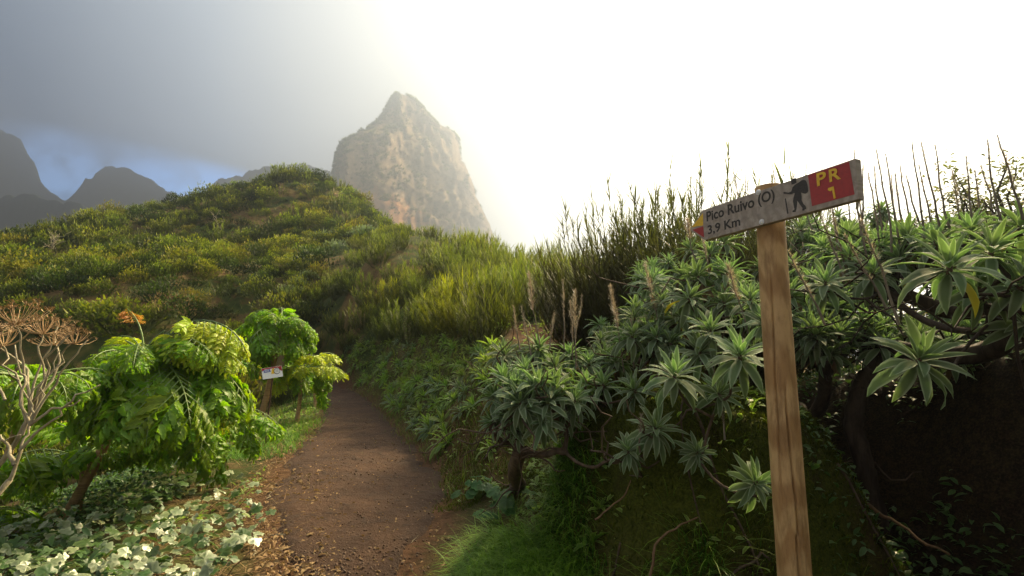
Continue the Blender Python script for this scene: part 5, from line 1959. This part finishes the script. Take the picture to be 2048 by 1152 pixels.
grass_patch('grass', 'long fresh green grass spilling over at the bottom centre', [(-.30, .55, 2.2, 4.0, 1.2), (.3, 1.15, 1.9, 3.0, 1), (-.15, .5, 3.3, 4.2, .5)], 13000, (.20, .42), (.005, .012), M_grass, 31, (.9, 2.1), (.1, .7), .6, 5, azdir=-2.2)
lefts, rights = [], []
for i in range(2, len(PC) - 3):
    a, b = PL[i], PR[i]
    c, d = PL[i + 1], PR[i + 1]
    lefts.append((min(a[0], c[0]) - 1.3, max(a[0], c[0]) + .1, a[1], c[1], max(.3, (c[1] - a[1]) * .6)))
    rights.append((min(b[0], d[0]) - .1, max(b[0], d[0]) + 1.6, b[1], d[1], max(.3, (d[1] - b[1]) * .8)))
grass_patch('verge_grass', 'short green grass along the right edge of the path', [q for q in rights if q[2] > 4.9], 17000, (.10, .30), (.005, .011), M_grassy, 32, (.3, 1.3), (0, .7), .5, 3)
grass_patch('verge_grass', 'short grass between the path and the parsley plants', [q for q in lefts if q[2] > 7.6] + [(-4.6, -3.2, 7.5, 11, 3)], 14000, (.08, .24), (.005, .010), M_grass, 33, (.3, 1.3), (0, .7), .5, 3)
grass_patch('straw', 'dry straw and dead grass along the left edge of the path', [(-3.2, -1.2, 2.6, 4.5, 2), (-3.4, -1.9, 4.5, 8.5, 3), (-4.6, -3.4, 7, 11, 1)], 3400, (.10, .32), (.003, .007), M_dry, 34, (-.3, .6), (1.2, 1.62), .3, 3, sink=-.012)
grass_patch('moss', 'yellow green moss on the bank', [(.2, 2.7, 2.6, 5.2, 1)], 60000, (.015, .06), (.005, .013), M_mossb, 35, (.2, 1.2), (0, 1.0), .75, 2, sink=0)
grass_patch('moss', 'yellow moss on the bare earth bank beside the path', [(-.9, .3, 5.0, 7.6, 1)], 12000, (.02, .06), (.006, .012), M_mossb, 36, (.2, 1.2), (0, 1.0), .75, 2, sink=0)
grass_patch('grass', 'dark grass on the floor behind the signpost', [(.9, 2.6, 2.0, 3.3, 1), (2.6, 4.5, 5.2, 8, 1.5)], 3500, (.06, .2), (.004, .008), M_grass, 37, (.5, 1.5), (0, .8), .6, 3)

# small broad weed leaves that cover the slopes near the path
wl = tpl(*leaf_geo(1, .42, .35, .9, .25, 3, peak=.5))
r = np.random.default_rng(41)
q = np.concatenate([np.stack([r.uniform(-8, .8, 16000), r.uniform(4.8, 22, 16000)], 1), np.stack([r.uniform(-7, -1.5, 6000), r.uniform(3, 13, 6000)], 1), np.stack([r.uniform(0, 2.2, 2600), r.uniform(2.4, 7.5, 2600)], 1)])
pd_, sd_ = path_dist(q[:, 0], q[:, 1])
cl = fbm(q * 2.2, 45, 3)
k = (pd_ > .12) & (pd_ < 4) & (cl > -.12) & ~((q[:, 0] < -1.2) & (q[:, 1] < 4.6)) & ~((q[:, 0] < -3.1) & (q[:, 1] < 8.2))
q, cl = q[k], cl[k]
z = height(q[:, 0], q[:, 1])
ms = [m4(rotm(r.random() * 6.28, r.uniform(-.1, .8), r.normal() * .3), (q[i, 0], q[i, 1], z[i] + r.uniform(0, .10)), r.uniform(.035, .10)) for i in range(len(q))]
obj('weeds', Geo().inst(wl, ms, r.random(len(ms))).mesh('weeds', M_young), kind='stuff', label='low leafy weeds along both sides of the path')

# young rosette plants on the bank right of the path: each one a plant
SM = [rosette_geo(340 + k, nl=22 + 3 * k, L=.215).mesh('rosette_leaves', [M_young, M_bark, M_deadleaf]) for k in range(4)]
SMg = [rosette_geo(350 + k, nl=24, L=.215).mesh('rosette_leaves', [M_ech, M_bark, M_deadleaf]) for k in range(2)]
r = np.random.default_rng(52)
nbank = 0
tries = 0
placed = []
fixed = [(838, 828, 62), (800, 822, 60), (875, 815, 50), (885, 850, 60), (770, 770, 55), (740, 790, 50), (930, 735, 55), (705, 745, 40), (955, 700, 60), (1005, 660, 40), (860, 745, 50), (905, 705, 50), (770, 690, 50), (735, 690, 40), (800, 745, 46), (690, 770, 40), (930, 790, 60), (825, 790, 60), (720, 770, 44), (755, 805, 44)]
while nbank < 120 and tries < 2500:
    if tries < len(fixed):
        x, y, _ = fixed[tries]
    else:
        x = r.uniform(640, 985)
        y = r.uniform(680, 905)
    tries += 1
    p = hit(x, y, 4)
    if p is None or p.y > 24:
        continue
    d_, s_ = path_dist(np.array([p.x]), np.array([p.y]))
    if d_[0] < .18 or s_[0] < 0:
        continue
    if any((p.x - a[0]) ** 2 + (p.y - a[1]) ** 2 + (p.z - a[2]) ** 2 < .30 ** 2 for a in placed):
        continue
    if tries > len(fixed) and abs(p.x + .6) < .55 and abs(p.y - 6.6) < .6:
        continue
    placed.append(tuple(p))
    grey = r.random() < .35
    o = obj('rosette_plant', (SMg[int(r.integers(2))] if grey else SM[int(r.integers(4))]), loc=(p.x, p.y, p.z + .07))
    sc = r.uniform(.95, 1.5)
    o.scale = (sc, sc, sc)
    o.rotation_euler = (r.normal() * .2 + .25, r.normal() * .2 - .1, r.random() * 6.28)
    o['category'] = 'plant'
    tone_ = 'pale grey green' if grey else 'fresh green'
    if p.y < 9:
        o['label'], o['group'] = tone_ + ' young rosette plant on the bank near the bare earth patch', tone_ + ' rosettes near the bare earth'
    elif p.y < 13:
        o['label'], o['group'] = tone_ + ' young rosette plant halfway along the bank right of the path', tone_ + ' rosettes halfway along the bank'
    else:
        o['label'], o['group'] = tone_ + ' small rosette plant on the far bank by the path bend', tone_ + ' rosettes on the far bank'
    nbank += 1

# broad lobed plants and seedlings at the foot of the big bush
LOBM = [Geo().add(*lobed(720 + k, 7, .14, .05)).mesh('leaf', M_mallow) for k in range(3)]
for j, (a, b, sc, lab) in enumerate(((955, 1000, 1.0, 'broad lobed leafy plant left of the thick bare trunk, at the path edge'), (1030, 1035, 1.15, 'largest broad leaved plant, under the gnarled branches above the grass'), (990, 1050, .8, 'broad leaved plant sunk in the long grass'))):
    p = hit(a, b, 2.5)
    t0 = thing('mallow_plant', tuple(p), lab, 'plant', 'broad leaved plants at the foot of the bush')
    for k in range(15):
        az, ra = r.random() * 6.28, r.uniform(.04, .20) * sc
        e = np.array([math.cos(az) * ra, math.sin(az) * ra, r.uniform(.06, .20) * sc])
        obj('stalk', Geo().add(*tube(curve_pts((0, 0, -.02), e, 5, -.1, .03), np.linspace(.004, .003, 5), 5)).mesh('stalk', M_stalk), t0)
        obj('leaf', LOBM[k % 3], t0, mat4=Matrix(m4(frame_to((math.cos(az) * .5, math.sin(az) * .5 - .25, 1), az), e, r.uniform(.07, .13) * sc)))
SEED = leaf_geo(1, .30, .25, .8, .25, 8, jag=.22, peak=.5)
SEED_ME = Geo().add(*SEED).mesh('leaf', M_young)
for j, (a, b, sc, lab) in enumerate(((1185, 1105, 1.0, 'toothed green seedling at the bottom, right of the long grass'), (1110, 1000, .9, 'toothed green seedling under the gnarled branches'), (1160, 1010, .8, 'small toothed seedling at the foot of the mossy bank'), (1200, 1050, .9, 'toothed seedling on the lower mossy bank'), (980, 985, .9, 'pale toothed seedling beside the thick bare trunk'),
                                      (1205, 960, .7, 'toothed seedling hanging under the lowest bare branch'), (1120, 1050, .9, 'toothed seedling between long grass and bank'))):
    p = hit(a, b, 2.3)
    t0 = thing('seedling', tuple(p + Vector((0, 0, .05))), lab, 'plant', 'toothed seedlings under the bush')
    for k in range(14):
        az = k * 2.4
        obj('leaf', SEED_ME, t0, mat4=Matrix(m4(rotm(az, r.uniform(-.1, 1.0), r.normal() * .2), (0, 0, 0), r.uniform(.11, .17) * sc)))

# ------------------------------------------------------------ litter: twigs, dead leaves, pebbles
TW = []
for k in range(5):
    c = curve_pts((-.5, 0, 0), (.5, 0, 0), 9, 0, .10)
    c[:, 2] *= .25
    TW.append(Geo().add(*tube(c, np.linspace(.022, .010, 9), 5, True, .08)).mesh('twig', M_twig if k % 2 else M_dead))
spots = [(870, 935, .16, 'pale curled dead leaf lying in the middle of the path'), ]
twl = [(700, 1060, .18), (770, 1045, .12), (830, 1075, .16), (560, 1110, .35), (600, 1090, .5), (640, 1100, .3), (580, 945, .3), (560, 920, .25), (600, 905, .2), (610, 955, .14), (540, 985, .4), (555, 1010, .3), (530, 1060, .5), (570, 1060, .3), (655, 875, .25), (660, 860, .2), (690, 985, .1), (790, 1000, .2), (600, 1000, .15), (750, 905, .1), (780, 935, .14), (520, 1035, .4), (620, 870, .3), (545, 895, .35), (575, 990, .2), (505, 1090, .4), (590, 1130, .3), (630, 1135, .25)]
for j, (a, b, L) in enumerate(twl):
    p = G(a, b, .03)
    o = obj('twig', TW[j % 5], loc=(p.x, p.y, hz(p.x, p.y) + .022))
    o.scale = (L, L * .7, L * .6)
    o.rotation_euler.z = r.random() * 3.14
    o['category'] = 'twig'
    if a < 660:
        o['label'], o['group'] = 'thin dry twig among the litter at the left edge of the path', 'twigs at the left path edge'
    else:
        o['label'], o['group'] = 'small dark twig lying on the trodden middle of the path', 'twigs on the path'
lf = tpl(*leaf_geo(1, .4, .3, 1.2, .5, 4, twist=.8))
ms = []
for k in range(1500):
    if r.random() < .6:
        a, b = r.uniform(500, 680), r.uniform(850, 1180)
    else:
        a, b = r.uniform(520, 900), r.uniform(800, 1180)
    p = G(a, b, .03)
    ms.append(m4(rotm(r.random() * 6.28, r.normal() * .2, r.normal() * .6), (p.x, p.y, hz(p.x, p.y) + .028), r.uniform(.015, .06) * (1.3 if a < 640 else .8)))
obj('leaf_litter', Geo().inst(lf, ms, r.random(len(ms))).mesh('leaf_litter', M_dry), kind='stuff', label='dead leaves and chips strewn over the path')
bm = bmesh.new()
bmesh.ops.create_icosphere(bm, subdivisions=1, radius=1)
iv = np.array([v.co[:] for v in bm.verts])
iF = np.array([[v.index for v in f.verts] for f in bm.faces])
bm.free()
ms = []
for k in range(2600):
    u = r.random()
    i = int(r.integers(2, len(PC) - 6))
    s = r.random()
    c = PC[i] * (1 - s) + PC[i + 1] * s
    w = PW[i] * (1 - s) + PW[i + 1] * s
    off = r.normal() * w * .8
    x, y = c[0] + off, c[1]
    ms.append(m4(frame_to(r.normal(size=3), r.random() * 6), (x, y, 0), 1.0) @ np.diag([*(r.uniform(.5, 1.2, 3) * r.uniform(.004, .013)), 1]))
ms = np.array(ms)
ms[:, 2, 3] = height(ms[:, 0, 3], ms[:, 1, 3]) + .028
M_peb = flat_mat('earth_crumb', (.10, .058, .034), .9, nscale=30, c2=(.20, .14, .09))
obj('crumbs', Geo().inst(tpl(iv, iF, np.full((len(iv), 3), .5)), ms, r.random(len(ms))).mesh('crumbs', M_peb), kind='stuff', label='crumbs of earth and small stones on the path')

# dark undergrowth and roots on the wall of the hollow
q = np.stack([r.uniform(1.9, 5.0, 9000), r.uniform(1.8, 5.6, 9000)], 1)
k = fbm(q * 1.5, 46, 3) > -.05
q = q[k]
z = height(q[:, 0], q[:, 1])
ms = [m4(rotm(r.random() * 6.28, r.uniform(-.6, .8), r.normal() * .4), (q[i, 0], q[i, 1], z[i] + r.uniform(0, .10)), r.uniform(.03, .09)) for i in range(len(q))]
obj('undergrowth', Geo().inst(wl, ms, r.random(len(ms))).mesh('undergrowth', M_ivyd), kind='stuff', label='dark leafy undergrowth on the walls of the hollow')
q = np.stack([r.uniform(-7.0, -2.6, 9000), r.uniform(3.6, 8.6, 9000)], 1)
pd_, _s = path_dist(q[:, 0], q[:, 1])
q = q[(pd_ > .9) & (fbm(q * 1.5, 48, 3) > -.3)]
z = height(q[:, 0], q[:, 1])
ms = [m4(rotm(r.random() * 6.28, r.uniform(-.6, .8), r.normal() * .4), (q[i, 0], q[i, 1], z[i] + r.uniform(0, .22)), r.uniform(.04, .11)) for i in range(len(q))]
obj('undergrowth', Geo().inst(wl, ms, r.random(len(ms))).mesh('undergrowth', M_ivyd), kind='stuff', label='dark leafy undergrowth beneath the parsley plants')
for j in range(1, 16, 2):
    x0, y0 = (r.uniform(.5, 2.2), r.uniform(2.75, 3.6)) if j % 2 else (r.uniform(2.3, 3.6), r.uniform(2.4, 4.2))
    n_ = 12
    a0_ = r.uniform(-2.6, -.5)
    aa = a0_ + np.cumsum(r.normal(size=n_) * .18)
    c = np.stack([x0 + np.cumsum(np.cos(aa)) * .06, y0 + np.cumsum(np.sin(aa)) * .05, np.zeros(n_)], 1)
    c[:, 2] = height(c[:, 0], c[:, 1]) + .008 + .012 * r.random(n_)
    obj('root', Geo().add(*tube(c, np.linspace(.011, .004, n_) * r.uniform(.6, 1.2), 6, True, .08)).mesh('root', M_bark), label=('bare root creeping down the mossy bank' if j % 2 else 'bare root creeping over the wall of the dark hollow'), category='root', group=('roots on the mossy bank' if j % 2 else 'roots in the dark hollow'))

# roots and fallen branches on the mossy bank and the hollow floor
for j, (pts_px, w, lab) in enumerate((([(1300, 1152, 2.7), (1310, 1090, 2.75), (1360, 1050, 2.8), (1395, 1035, 2.85)], .008, 'thin bare root climbing the lower mossy bank'), ([(1190, 1040, 3.0), (1240, 1000, 3.05), (1262, 960, 3.05)], .006, 'curved dead stem hanging below the lowest rosette'),
                                       ([(1720, 1000, 3.7), (1800, 1050, 3.6), (1900, 1110, 3.3)], .014, 'fallen branch on the floor of the shaded hollow'))):
    q = [P(*a) for a in pts_px]
    c = np.concatenate([curve_pts(q[i], q[i + 1], 6, 0, .06)[(0 if i == 0 else 1):] for i in range(len(q) - 1)])
    c[:, 2] = np.maximum(c[:, 2], height(c[:, 0], c[:, 1]) + w)
    o = obj('fallen_branch', Geo().add(*tube(c, np.linspace(w, w * .5, len(c)), 7, True, .06)).mesh('fallen_branch', M_twig), label=lab, category='branch')
# ------------------------------------------------------------ haze: one closed box of thin air round the whole scene
def haze_box():
    m, t_, o = new_mat('thin_mist')
    pv = t_.n('ShaderNodeVolumePrincipled')
    pv.inputs['Color'].default_value = (.60, .71, .90, 1)
    pv.inputs['Density'].default_value = 0.0021
    pv.inputs['Anisotropy'].default_value = 0.81
    t_.link(pv.outputs[0], o.inputs['Volume'])
    x0, x1, y0, y1, z0, z1 = -880, 620, -660, 740, -230, 345
    V = [(x, y, z) for z in (z0, z1) for y in (y0, y1) for x in (x0, x1)]
    Fq = np.array([[0, 2, 3, 1], [4, 5, 7, 6], [0, 1, 5, 4], [2, 6, 7, 3], [0, 4, 6, 2], [1, 3, 7, 5]])
    obj('haze', Geo().add(V, Fq).mesh('haze', m, smooth=False), kind='stuff')
haze_box()
